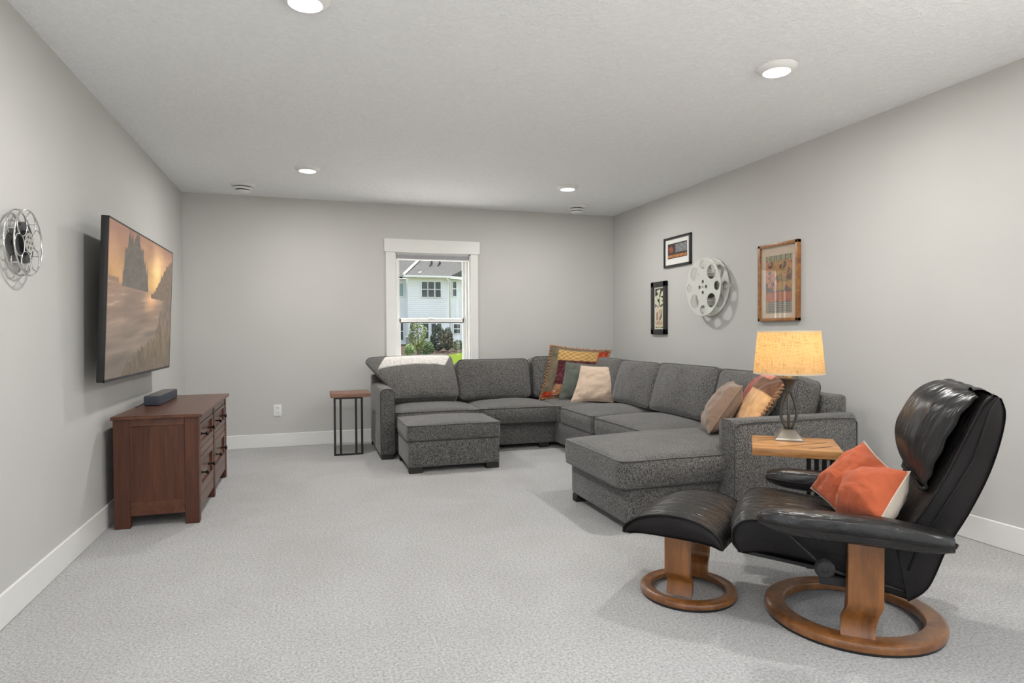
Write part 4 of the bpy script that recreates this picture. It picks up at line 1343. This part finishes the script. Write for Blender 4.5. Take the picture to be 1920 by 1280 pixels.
# ------------------------------------------------------------------ leather recliner (local x forward, y to its left)
chair = thing('recliner_chair', 'black leather recliner on a round wooden ring base with two pillows', 'armchair', (1.985, 1.90, 0), math.atan2(0.67, -0.74))
def ring(parent, Ro, Ri, h_, r0=0.012):
    MB().lathe([(Ro - 0.02, 0.0), (Ro - 0.006, 0.0), (Ro - 0.006, 0.010), (Ro - 0.02, 0.010)], 72, closed=True).build('floor_glide', M_black, parent, 30)
    MB().lathe([(Ri + 0.008, 0.008), (Ro - 0.006, 0.008), (Ro - 0.001, 0.012), (Ro, 0.018), (Ro, h_ - 0.014), (Ro - 0.003, h_ - 0.006), (Ro - 0.010, h_ - 0.0012), (Ro - 0.014, h_), (Ro - 0.022, h_), (Ri + 0.014, h_), (Ri + 0.008, h_ - 0.001), (Ri + 0.002, h_ - 0.005), (Ri, h_ - 0.012), (Ri, 0.014)], 96, closed=True).build('ring_base', M_teak_r, parent, 22)
ring(chair, 0.313, 0.236, 0.044)
def post(parent, side, yb, yt, z0, z1, x0, x1, th_, zs, fx=0.0):
    pts = []
    n = 48
    for i in range(n + 1):
        z = z0 + (z1 - z0) * i / n
        t_ = min(1, max(0, (z - zs[0]) / (zs[1] - zs[0])))
        t_ = t_ * t_ * (3 - 2 * t_)
        y = yb + (yt - yb) * t_
        # small flare where it meets the ring
        y += 0.012 * max(0, 1 - (z - z0) / 0.05) ** 2
        pts.append((y, z, fx * (1 - t_)))
    poly = [(side * (y + th_ / 2), z) for y, z, _ in pts] + [(side * (y - th_ / 2), z) for y, z, _ in reversed(pts)]
    m = MB()
    m.prism(poly, x0, x1, 'x', 0.003)
    zz = [q_[1] for q_ in pts]; xx = [q_[2] for q_ in pts]
    m.xf(lambda p: Vector((p.x + float(np.interp(p.z, zz, xx)), p.y, p.z)))
    m.build('post', M_teak, parent, 40)
for sgn in (1, -1):
    post(chair, sgn, 0.250, 0.290, 0.04, 0.405, -0.077, 0.031, 0.024, (0.085, 0.180), 0.022)
# arms
def arm(sgn):
    m = MB()
    X0, X1 = -0.262, 0.318
    yc = sgn * 0.345
    n = 26; k = 16
    def prof(t):
        x = X0 + (X1 - X0) * t
        w_ = 0.052 * (1 - max(0, (t - 0.80) / 0.20) ** 3.0 * 0.5) * (1 - max(0, (0.10 - t) / 0.10) ** 2 * 0.35)
        zt = 0.452 + 0.036 * min(1, (t / 0.35) ** 0.6) - 0.018 * max(0, (t - 0.85) / 0.15) ** 2
        zb = 0.392 + 0.010 * t + 0.026 * max(0, (t - 0.72) / 0.28) ** 2.2 + 0.012 * max(0, (0.15 - t) / 0.15)
        return x, w_, zt, zb
    def f(a, b):
        x, w_, zt, zb = prof(a)
        an = 2 * PI * b
        cz = (zt + zb) / 2; hz = (zt - zb) / 2
        e = 0.55
        yy = math.copysign(abs(math.cos(an)) ** e, math.cos(an)) * w_
        zz = math.copysign(abs(math.sin(an)) ** e, math.sin(an)) * hz
        return Vector((x, yc + yy, cz + zz))
    g = m.grid(f, n, k)
    m.bm.faces.new([g[0][j] for j in range(k)]); m.bm.faces.new([g[n][j] for j in reversed(range(k))])
    bmesh.ops.remove_doubles(m.bm, verts=m.bm.verts, dist=1e-5)
    o = m.build('armrest', M_leather, chair, 60)
    pm = MB()
    pts = []
    for i in range(n + 1):
        x, w_, zt, zb = prof(i / n); pts.append((x, yc + w_ + 0.001, zb + (zt - zb) * 0.45))
    x, w_, zt, zb = prof(1); pts.append((x + 0.006, yc, zb + (zt - zb) * 0.45))
    for i in range(n, -1, -1):
        x, w_, zt, zb = prof(i / n); pts.append((x, yc - w_ - 0.001, zb + (zt - zb) * 0.45))
    x, w_, zt, zb = prof(0); pts.append((x - 0.012, yc, zb + (zt - zb) * 0.45))
    pm.tube(pts, 0.0038, 6, True)
    pm.build('piping', M_leather_s, o, 180)
arm(1); arm(-1)
def resample(P, n):
    P = [Vector((a, b, 0)) for a, b in P]
    # Catmull-Rom sampled evenly
    out = []
    seg = len(P) - 1
    for i in range(n + 1):
        t_ = i / n * seg
        k = min(int(t_), seg - 1); u = t_ - k
        p0 = P[max(k - 1, 0)]; p1_ = P[k]; p2_ = P[k + 1]; p3_ = P[min(k + 2, seg)]
        q_ = 0.5 * ((2 * p1_) + (-p0 + p2_) * u + (2 * p0 - 5 * p1_ + 4 * p2_ - p3_) * u * u + (-p0 + 3 * p1_ - 3 * p2_ + p3_) * u ** 3)
        out.append((q_.x, q_.y))
    return out
def loft_pad(name, top, bot, hw_, parent, mat, side_mat, crown=0.012, n=30, ny=20, wr=0.0, seed=0, pipe=True, side_in=0.008):
    """upholstered pad: top and bottom profiles in (x,z), extruded across y, crowned across the width"""
    A = resample(top, n); Bp = resample(bot, n)
    m = MB()
    def f(a, b):
        i = int(round(a * n)); x, z = A[i]
        v = -1 + 2 * b
        # normal of the profile
        x0, z0 = A[max(i - 1, 0)]; x1, z1 = A[min(i + 1, n)]
        t_ = Vector((x1 - x0, z1 - z0)).normalized(); nn = Vector((-t_.y, t_.x))
        if nn.dot(Vector((x - Bp[i][0], z - Bp[i][1]))) < 0: nn = -nn
        c = crown * (1 - v * v) ** 0.7
        w_ = noise.noise(Vector((x * 14, v * 2.5 + seed, z * 14))) * wr + noise.noise(Vector((x * 36, v * 3 + seed, z * 36))) * wr * 0.5
        d = c + w_ * (1 - v ** 4)
        return Vector((x + nn.x * d, v * hw_, z + nn.y * d))
    m.grid(f, n, ny)
    m.grid(lambda a, b: Vector((Bp[int(round(a * n))][0], (-1 + 2 * b) * hw_, Bp[int(round(a * n))][1])), n, ny)
    for e in (0, n):
        m.grid(lambda a, b: Vector((A[e][0] + (Bp[e][0] - A[e][0]) * a, (-1 + 2 * b) * hw_, A[e][1] + (Bp[e][1] - A[e][1]) * a)), 1, ny)
    o = m.build(name, mat, parent, 50, merge=True)
    for sg in (1, -1):
        yy = sg * (hw_ - side_in)
        sm = MB()
        sm.grid(lambda a, b: Vector((A[int(round(a * n))][0] * (1 - b) + Bp[int(round(a * n))][0] * b, yy + sg * 0.012 * math.sin(PI * b) , A[int(round(a * n))][1] * (1 - b) + Bp[int(round(a * n))][1] * b)), n, 5)
        sm.build('side_panel', side_mat, o, 60, fix=False)
    if pipe:
        for sg in (1, -1):
            MB().tube([(x, sg * hw_, z) for x, z in A], 0.004, 6).build('piping', M_leather_s, o, 180)
    return o
# seat
loft_pad('seat', [(0.385, 0.285), (0.415, 0.325), (0.405, 0.375), (0.37, 0.405), (0.31, 0.413), (0.22, 0.405), (0.10, 0.392), (-0.02, 0.380), (-0.10, 0.372), (-0.17, 0.362)],
         [(0.375, 0.283), (0.36, 0.285), (0.33, 0.292), (0.30, 0.297), (0.26, 0.296), (0.20, 0.290), (0.10, 0.275), (0.0, 0.240), (-0.08, 0.215), (-0.15, 0.197)],
         0.262, chair, M_leather, M_leather_s, 0.018, 36, 22, 0.006, 2)
# backrest shell with soft pad
loft_pad('backrest', [(-0.12, 0.36), (-0.150, 0.43), (-0.205, 0.53), (-0.255, 0.63), (-0.292, 0.72), (-0.325, 0.80), (-0.352, 0.865), (-0.378, 0.895)],
         [(-0.150, 0.192), (-0.210, 0.25), (-0.262, 0.39), (-0.322, 0.515), (-0.372, 0.64), (-0.402, 0.75), (-0.415, 0.84), (-0.403, 0.892)],
         0.268, chair, M_leather, M_leather_s, 0.020, 36, 22, 0.006, 5)
for sg in (1, -1):
    MB().tube([(-0.150, sg * 0.272, 0.300), (-0.185, sg * 0.274, 0.400), (-0.235, sg * 0.275, 0.500), (-0.285, sg * 0.276, 0.600), (-0.328, sg * 0.276, 0.690), (-0.350, sg * 0.275, 0.770), (-0.372, sg * 0.272, 0.850), (-0.392, sg * 0.268, 0.890)], 0.0045, 6).build('back_seam', M_leather_s, chair, 180)
# thin back lip at the top
m = MB()
m.grid(lambda a, b: Vector((-0.405 + 0.03 * a, -0.25 + 0.5 * b, 0.89 + 0.012 * math.sin(PI * a) + 0.006 * noise.noise(Vector((b * 9, a, 0))))), 6, 30)
m.build('back_welt', M_leather_s, chair, 60, fix=False)
# headrest pillow
def head():
    edge = resample([(-0.345, 0.893), (-0.318, 0.865), (-0.290, 0.818), (-0.262, 0.755), (-0.236, 0.690), (-0.216, 0.630), (-0.204, 0.592), (-0.205, 0.572)], 36)
    mid = resample([(-0.338, 0.918), (-0.282, 0.920), (-0.215, 0.880), (-0.168, 0.800), (-0.150, 0.725), (-0.163, 0.650), (-0.190, 0.590), (-0.212, 0.570)], 36)
    m = MB()
    def f(a, b):
        i = int(round(a * 36)); v = -1 + 2 * b
        k = (1 - abs(v) ** 2.6) ** 0.75 if abs(v) < 1 else 0
        ex_, ez_ = edge[i]; mx_, mz_ = mid[i]
        x = ex_ + (mx_ - ex_) * k; z = ez_ + (mz_ - ez_) * k
        # gathers running down the pad and fanning at the lower corners
        g = (math.sin(v * 34 + 5 * noise.noise(Vector((a * 3, v * 2, 1)))) * 0.0035) * (1 - a * 0.4)
        fan = math.sin((a * 30 + abs(v) * 9)) * 0.006 * max(0, a - 0.45) * 2 * abs(v) ** 2
        d = (g + fan + noise.noise(Vector((a * 5, v * 4, 3))) * 0.006) * min(1, k * 3)
        return Vector((x + d * 0.8, v * 0.245 * (1 - 0.05 * a), z + d * 0.5))
    m.grid(f, 36, 44)
    # rear of the pillow
    m.grid(lambda a, b: Vector((edge[int(round(a * 36))][0] - 0.03 * math.sin(PI * b), (-1 + 2 * b) * 0.245 * (1 - 0.05 * a), edge[int(round(a * 36))][1] - 0.005)), 36, 12)
    o = m.build('headrest_pillow', M_leather_h, chair, 70, merge=True)
    for sg in (1, -1):
        MB().tube([(x + 0.003 * math.sin(i * 0.9), sg * 0.2455 * (1 - 0.05 * i / 36), z) for i, (x, z) in enumerate(edge)], 0.0055, 7).build('piping', M_leather_s, o, 180)
    pm = MB()
    # folded corner roll
    pm.tube([(-0.206, 0.235, 0.578), (-0.198, 0.225, 0.570), (-0.195, 0.19, 0.567), (-0.2, 0.1, 0.566), (-0.2, -0.1, 0.566), (-0.195, -0.19, 0.567), (-0.206, -0.235, 0.578)], 0.007, 7)
    pm.build('rolled_edge', M_leather_s, o, 180)
    fm = MB()
    fm.grid(lambda a, b: Vector((-0.335 - 0.06 * a, -0.235 + 0.47 * b, 0.912 - 0.02 * a + 0.008 * math.sin(b * 22) * (1 - a) + 0.012 * math.sin(PI * a))), 8, 40)
    fm.build('top_flap', M_leather_h, o, 70, fix=False)
head()
# mechanism: recline rod, lever rod and knob
m = MB(); m.box((0.12, -0.20, 0.235), (0.40, 0.20, 0.250), 0.002, 1)
m.xf(lambda p: Vector((p.x, p.y, p.z + (p.x - 0.12) * 0.10))).build('support_bar', M_blackmetal, chair, 0)
MB().box((-0.12, -0.24, 0.20), (0.12, 0.24, 0.235), 0.004, 1).build('seat_plate', M_black, chair, 0)
MB().tube([(0.235, 0.33, 0.415), (0.225, 0.322, 0.395), (0.200, 0.318, 0.372), (0.125, 0.316, 0.305), (0.10, 0.316, 0.285)], 0.006, 8).build('lever_rod', M_blackmetal, chair, 180)
MB().tube([(0.10, 0.310, 0.285), (0.055, 0.285, 0.266), (-0.02, 0.262, 0.246), (-0.155, 0.258, 0.222)], 0.0065, 8).build('recline_rod', M_blackmetal, chair, 180)
kb = MB().lathe([(0, 0), (0.020, 0), (0.032, 0.006), (0.033, 0.020), (0.026, 0.028), (0.010, 0.030), (0.009, 0.028), (0.006, 0.028), (0, 0.031)], 28,
           Matrix.Translation((0.105, 0.318, 0.290)) @ Matrix.Rotation(-PI / 2, 4, 'X')).build('friction_knob', M_black, chair, 40)

# footstool of the recliner
fs = thing('leather_footstool', 'black leather footstool on a small wooden ring base before the recliner', 'footstool', (1.520, 2.300, 0), math.atan2(0.77, -0.64))
ring(fs, 0.200, 0.148, 0.036)
for sgn in (1, -1):
    post(fs, sgn, 0.108, 0.140, 0.034, 0.300, -0.052, 0.052, 0.02, (0.085, 0.135))
loft_pad('seat_pad', [(0.196, 0.292), (0.192, 0.315), (0.165, 0.342), (0.115, 0.368), (0.045, 0.385), (-0.03, 0.388), (-0.10, 0.378), (-0.155, 0.355), (-0.195, 0.320), (-0.202, 0.285)],
         [(0.188, 0.290), (0.17, 0.292), (0.14, 0.296), (0.10, 0.299), (0.04, 0.300), (-0.03, 0.300), (-0.09, 0.299), (-0.14, 0.296), (-0.17, 0.291), (-0.193, 0.283)],
         0.235, fs, M_leather, M_leather_s, 0.006, 36, 22, 0.004, 9)
MB().box((-0.07, -0.16, 0.284), (0.07, 0.16, 0.302), 0.003, 1).build('seat_plate', M_black, fs, 0)

# orange pillows on the recliner
pillow('throw_pillow', 'orange velvet pillow at the back of the leather recliner, against the far armrest',
       [(1.942, 1.905, 0.395), (2.063, 1.786, 0.585), (2.111, 1.961, 0.667), (1.996, 2.12, 0.45)], 0.15, M_orange, M_cream, 6, 30, None, None, 0.05, 0.012, 'stitch', M_stitch)
pillow('throw_pillow', 'orange velvet pillow with cream back and whip stitched edge, nearest on the recliner',
       [(1.873, 1.865, 0.425), (1.833, 1.637, 0.465), (1.995, 1.661, 0.616), (1.994, 1.871, 0.565)], 0.20, M_orange, M_cream, 7, 30, None, None, 0.04, 0.010, 'stitch', M_stitch)

# ------------------------------------------------------------------ outdoors
def lawn_mat():
    m, N, L, B = new_mat('lawn_grass')
    c = coords(N, L)
    n = tex_noise(N, L, c, 6, 5, 0.7); n2 = tex_noise(N, L, c, 0.25, 2)
    r = ramp(N, [(0.3, (0.034, 0.056, 0.007)), (0.7, (0.058, 0.078, 0.013))])
    L.new(n.outputs['Fac'], r.inputs[0]); L.new(r.outputs[0], B.inputs['Base Color'])
    B.inputs['Roughness'].default_value = 0.9
    B.inputs['Specular IOR Level'].default_value = 0.0
    bump(N, L, n.outputs['Fac'], B, 0.6, 0.05)
    return m
struct(MB().box((-250, -250, -0.6), (260, 280, -0.12)), 'lawn', lawn_mat())
M_concrete = plain('pale_concrete', (0.52, 0.51, 0.50), 0.9, noise_amt=0.06, noise_scale=3)  # unseen paving added round the room to bounce sunlight up to the ceiling
struct(MB().box((-3.5, YB + T, -0.3), (6.0, 13.0, -0.10)), 'bounce_patio_back', M_concrete)
struct(MB().box((-11.5, -13.0, -0.3), (14.0, YF - T, -0.10)), 'bounce_patio_front', M_concrete)
struct(MB().box((-11.5, YF - T, -0.3), (XL - T, 5.0, -0.10)), 'bounce_patio_left', M_concrete)
struct(MB().box((XR + T, YF - T, -0.3), (14.0, 5.0, -0.10)), 'bounce_patio_right', M_concrete)
M_mulch = plain('bark_mulch', (0.030, 0.024, 0.021), 0.95, spec=0.0, noise_amt=0.45, noise_scale=8, bump_s=0.8, bump_scale=20, bump_d=0.05)
# mulch bed: a low mound whose front edge sweeps away to the right
m = MB()
fe = [(-4, 27.3), (2.2, 27.2), (3.9, 27.8), (5.3, 29.8), (6.9, 33.2), (9.1, 38.4), (11.4, 42.5), (15, 46.0)]
def mulch(a, b):
    t_ = a * (len(fe) - 1); k = min(int(t_), len(fe) - 2); u = t_ - k
    x = fe[k][0] * (1 - u) + fe[k + 1][0] * u; y = fe[k][1] * (1 - u) + fe[k + 1][1] * u
    yy = y + (49.5 - y) * b
    return Vector((x + b * 1.5, yy, -0.13 + 0.32 * math.sin(min(1, b * 1.6) * PI / 2) + 0.05 * noise.noise(Vector((x, yy * 0.5, 0)))))
m.grid(mulch, 42, 24)
struct(m, 'mulch_bed', M_mulch, None, 180)

M_siding = plain('white_siding', (0.80, 0.82, 0.83), 0.6, noise_amt=0.02, noise_scale=2)
M_roof = plain('grey_shingle', (0.062, 0.064, 0.064), 0.9, spec=0.0, noise_amt=0.25, noise_scale=9)
M_housetrim = plain('house_trim', (0.86, 0.86, 0.85), 0.5, noise_amt=0.01)
M_hglass = plain('house_window_glass', (0.045, 0.06, 0.065), 0.08, noise_amt=0.2, noise_scale=3)
M_hglass2 = plain('house_window_blind', (0.25, 0.36, 0.34), 0.3, noise_amt=0.05)
HO = Vector((9.0, 50.0, -0.15))
house = thing('neighbour_house', 'white two storey neighbouring house seen through the window', 'house', HO)
def hv(p): return tuple(Vector(p) - HO)
def clap(name, x0, y0, x1, y1, z0, z1, depth=0.35, pitch=0.16):
    """lapped siding between two plan points"""
    a = Vector((x0, y0, 0)); b = Vector((x1, y1, 0)); d = (b - a).normalized(); nn = Vector((d.y, -d.x, 0))
    poly = [(-depth, z0)]
    k = int((z1 - z0) / pitch)
    for i in range(k):
        za = z0 + i * pitch
        poly += [(0.022, za), (0.004, za + pitch)]
    poly += [(0.0, z1), (-depth, z1)]
    m = MB()
    rows = []
    for P_ in (a, b):
        rows.append([m.bm.verts.new(Vector(hv((P_.x + nn.x * q_, P_.y + nn.y * q_, z)))) for q_, z in poly])
    n = len(poly)
    for i in range(n):
        m.bm.faces.new((rows[0][i], rows[1][i], rows[1][(i + 1) % n], rows[0][(i + 1) % n]))
    m.bm.faces.new(rows[0]); m.bm.faces.new(list(reversed(rows[1])))
    return m.build(name, M_siding, house, 0)
EZ = 5.52
clap('wall_siding', 7.42, 50.0, 10.66, 50.0, -0.3, EZ)
clap('wall_siding', 10.66, 50.0, 12.6, 51.2, -0.3, EZ)
clap('wall_siding', 2.0, 51.6, 7.45, 51.6, -0.3, EZ)
clap('wall_siding', 7.44, 51.6, 7.44, 50.0, -0.3, EZ)
clap('wall_siding', 12.6, 51.2, 20.0, 51.2, -0.3, EZ)
def hbox(name, lo, hi, mat, parent=None, bev=0.0):
    return MB().box(hv(lo), hv(hi), bev, 1).build(name, mat, parent or house, 0)
hbox('corner_board', (10.60, 49.94, -0.3), (10.74, 50.06, EZ), M_housetrim)
def hwin(x0, x1, y, z0, z1, mid=True, mat=None, dx=None, name='window'):
    f = MB()
    b_ = 0.06
    f.box(hv((x0 - b_, y - 0.06, z0 - b_)), hv((x1 + b_, y, z0))); f.box(hv((x0 - b_, y - 0.06, z1)), hv((x1 + b_, y, z1 + b_)))
    f.box(hv((x0 - b_, y - 0.06, z0)), hv((x0, y, z1))); f.box(hv((x1, y - 0.06, z0)), hv((x1 + b_, y, z1)))
    if mid: f.box(hv((x0, y - 0.05, (z0 + z1) / 2 - 0.03)), hv((x1, y, (z0 + z1) / 2 + 0.03)))
    if dx: f.xf(lambda p: p + Vector((0, (p.x - hv((x0, 0, 0))[0]) * dx, 0)))
    fo = f.build(name, M_housetrim, house, 0)
    zm = (z0 + z1) / 2
    for za, zb in (((z0, zm - 0.03), (zm + 0.03, z1)) if mid else ((z0, z1),)):
        g = MB().box(hv((x0, y - 0.03, za)), hv((x1, y - 0.01, zb)))
        if dx: g.xf(lambda p: p + Vector((0, (p.x - hv((x0, 0, 0))[0]) * dx, 0)))
        g.build('pane', mat or M_hglass, fo, 0)
for x0, x1 in ((8.50, 8.94), (9.03, 9.50), (9.60, 10.03)):
    hwin(x0, x1, 49.97, 3.98, 5.19)
hwin(11.10, 11.42, 50.24, 4.10, 5.28, dx=0.62)
hwin(6.55, 7.27, 51.57, 4.10, 5.15, False, M_hglass2)
hwin(6.75, 7.22, 51.57, 0.55, 1.95)
for x0, x1, z0 in ((8.60, 9.02, 0.65), (9.25, 9.62, 0.35), (9.75, 10.05, 0.55), (7.55, 7.90, 0.55)):
    hwin(x0, x1, 49.97, z0, 1.85)
hwin(11.15, 11.75, 50.27, 1.05, 1.80, dx=0.62)
# eaves, gutters and roofs
hbox('gutter', (7.0, 49.35, EZ - 0.02), (10.75, 49.50, EZ + 0.12), M_housetrim)
hbox('soffit', (7.0, 49.45, EZ - 0.03), (10.75, 50.1, EZ), M_housetrim)
m = MB()
m.box((0, -0.07, 0), (2.4, 0.07, 0.14)); a_ = math.atan2(0.62, 1)
m.xf(lambda p: Vector(hv((10.7, 49.42, EZ))) + Vector((p.x * math.cos(a_) - p.y * math.sin(a_), p.x * math.sin(a_) + p.y * math.cos(a_), p.z - 0.02)))
m.build('gutter', M_housetrim, house, 0)
hbox('gutter', (1.5, 51.0, EZ - 0.02), (7.2, 51.15, EZ + 0.12), M_housetrim)
def quad_roof(pts, name='roof', th_=0.12):
    m = MB()
    A = [m.bm.verts.new(Vector(hv(p))) for p in pts]
    Bv = [m.bm.verts.new(Vector(hv(p)) - Vector((0, 0, th_))) for p in pts]
    m.bm.faces.new(A); m.bm.faces.new(list(reversed(Bv)))
    n = len(pts)
    for i in range(n):
        m.bm.faces.new((A[i], Bv[i], Bv[(i + 1) % n], A[(i + 1) % n]))
    return m.build(name, M_roof, house, 0)
quad_roof([(7.0, 49.38, EZ + 0.12), (10.72, 49.38, EZ + 0.12), (14.2, 55.5, 9.4), (11.2, 55.5, 9.4)])
quad_roof([(10.72, 49.38, EZ + 0.12), (12.9, 50.72, EZ + 0.12), (18.5, 55.5, 9.4), (14.2, 55.5, 9.4)])
quad_roof([(1.5, 51.0, EZ + 0.12), (8.4, 51.0, EZ + 0.12), (12.5, 57.0, 9.4), (1.5, 57.0, 9.4)])
quad_roof([(12.9, 50.72, EZ + 0.12), (20.5, 50.72, EZ + 0.12), (20.5, 57.0, 9.4), (18.5, 55.5, 9.4)])
m = MB(); m.tube([hv((6.98, 49.34, EZ + 0.16)), hv((11.22, 55.5, 9.52))], 0.11, 4)
m.build('rake_board', M_housetrim, house, 0)
m = MB(); m.tube([hv((10.35, 49.42, EZ)), hv((10.75, 49.62, EZ - 0.35)), hv((10.78, 49.93, EZ - 0.5)), hv((10.78, 49.93, 0))], 0.05, 8)
m.build('downspout', M_housetrim, house, 180)
for x, y, z in ((9.55, 51.2, 6.92), (10.25, 51.3, 7.0)):
    MB().tube([hv((x, y, z - 0.2)), hv((x, y, z + 0.30))], 0.09, 10).build('roof_vent_pipe', M_black, house, 40)
hbox('outdoor_unit', (7.05, 48.2, 0.1), (7.75, 48.9, 0.78), plain('unit_grey', (0.30, 0.27, 0.25), 0.6))
hbox('outdoor_unit_lid', (7.0, 48.15, 0.78), (7.8, 48.95, 0.86), M_housetrim)

def foliage(name, label, cat, loc, rx, rz, col, nleaf, leaf, seed, stem=None, zc_=None, shape='round', group=None):
    t = thing(name, label, cat, loc, 0, group)
    rnd = random.Random(seed)
    m = MB()
    zc2 = rz if zc_ is None else zc_
    for i in range(nleaf):
        while True:
            p = Vector((rnd.uniform(-1, 1), rnd.uniform(-1, 1), rnd.uniform(-1, 1)))
            if p.length < 1: break
        p = p.normalized() * (p.length ** 0.45)
        k = 1.0
        if shape == 'cone': k = 1.0 - 0.35 * max(0, p.z)
        q_ = Vector((p.x * rx * k, p.y * rx * k, p.z * rz + zc2))
        q_ += Vector((noise.noise(q_ * 2.2 + Vector((seed, 0, 0))), noise.noise(q_ * 2.2 + Vector((0, seed, 5))), noise.noise(q_ * 2.0))) * rx * 0.22
        a = Vector((rnd.gauss(0, 1), rnd.gauss(0, 1), rnd.gauss(0, 1))).normalized()
        b = a.orthogonal().normalized()
        s_ = leaf * rnd.uniform(0.6, 1.4)
        vs = [m.bm.verts.new(q_ + a * s_ * x + b * s_ * y) for x, y in ((-1, -0.1), (0, -0.5), (1, 0), (0, 0.5))]
        m.bm.faces.new(vs)
    mt = plain(name + '_leaf', col, 0.7, spec=0.05, noise_amt=0.35, noise_scale=6)
    m.build('foliage', mt, t, 0, fix=False, kind='stuff')
    if stem:
        MB().tube([(0, 0, -0.1), (0.02, 0, stem * 0.5), (0, 0, stem)], 0.035, 7, radii=[0.045, 0.038, 0.025]).build('trunk', plain(name + '_bark', (0.16, 0.12, 0.09), 0.9), t, 180)
    return t
foliage('young_tree', 'slender young tree with yellow green leaves outside the window', 'tree', (4.90, 30.0, 0.1), 0.42, 0.75, (0.11,0.14,0.055), 800, 0.055, 1, 1.3, 0.95)
foliage('garden_shrub', 'light green shrub left of the young tree outside', 'shrub', (4.36, 29.0, 0.0), 0.22, 0.30, (0.13,0.19,0.08), 600, 0.045, 2)
foliage('garden_shrub', 'wide mid green shrub at the foot of the young tree outside', 'shrub', (5.35, 30.6, 0.0), 0.46, 0.36, (0.045,0.075,0.032), 1100, 0.05, 3)
foliage('evergreen_shrub', 'left and broader of the two dark upright evergreens outside', 'shrub', (7.08, 36.0, 0.05), 0.50, 0.78, (0.024,0.036,0.026), 1800, 0.055, 4, shape='cone')
foliage('evergreen_shrub', 'right and narrower of the two dark upright evergreens outside', 'shrub', (7.85, 37.0, 0.05), 0.30, 0.70, (0.026,0.038,0.026), 1200, 0.055, 5, shape='cone')
foliage('garden_shrub', 'low dark shrub at the right edge of the mulch bed', 'shrub', (8.75, 38.0, 0.05), 0.55, 0.30, (0.034,0.055,0.03), 900, 0.05, 6)
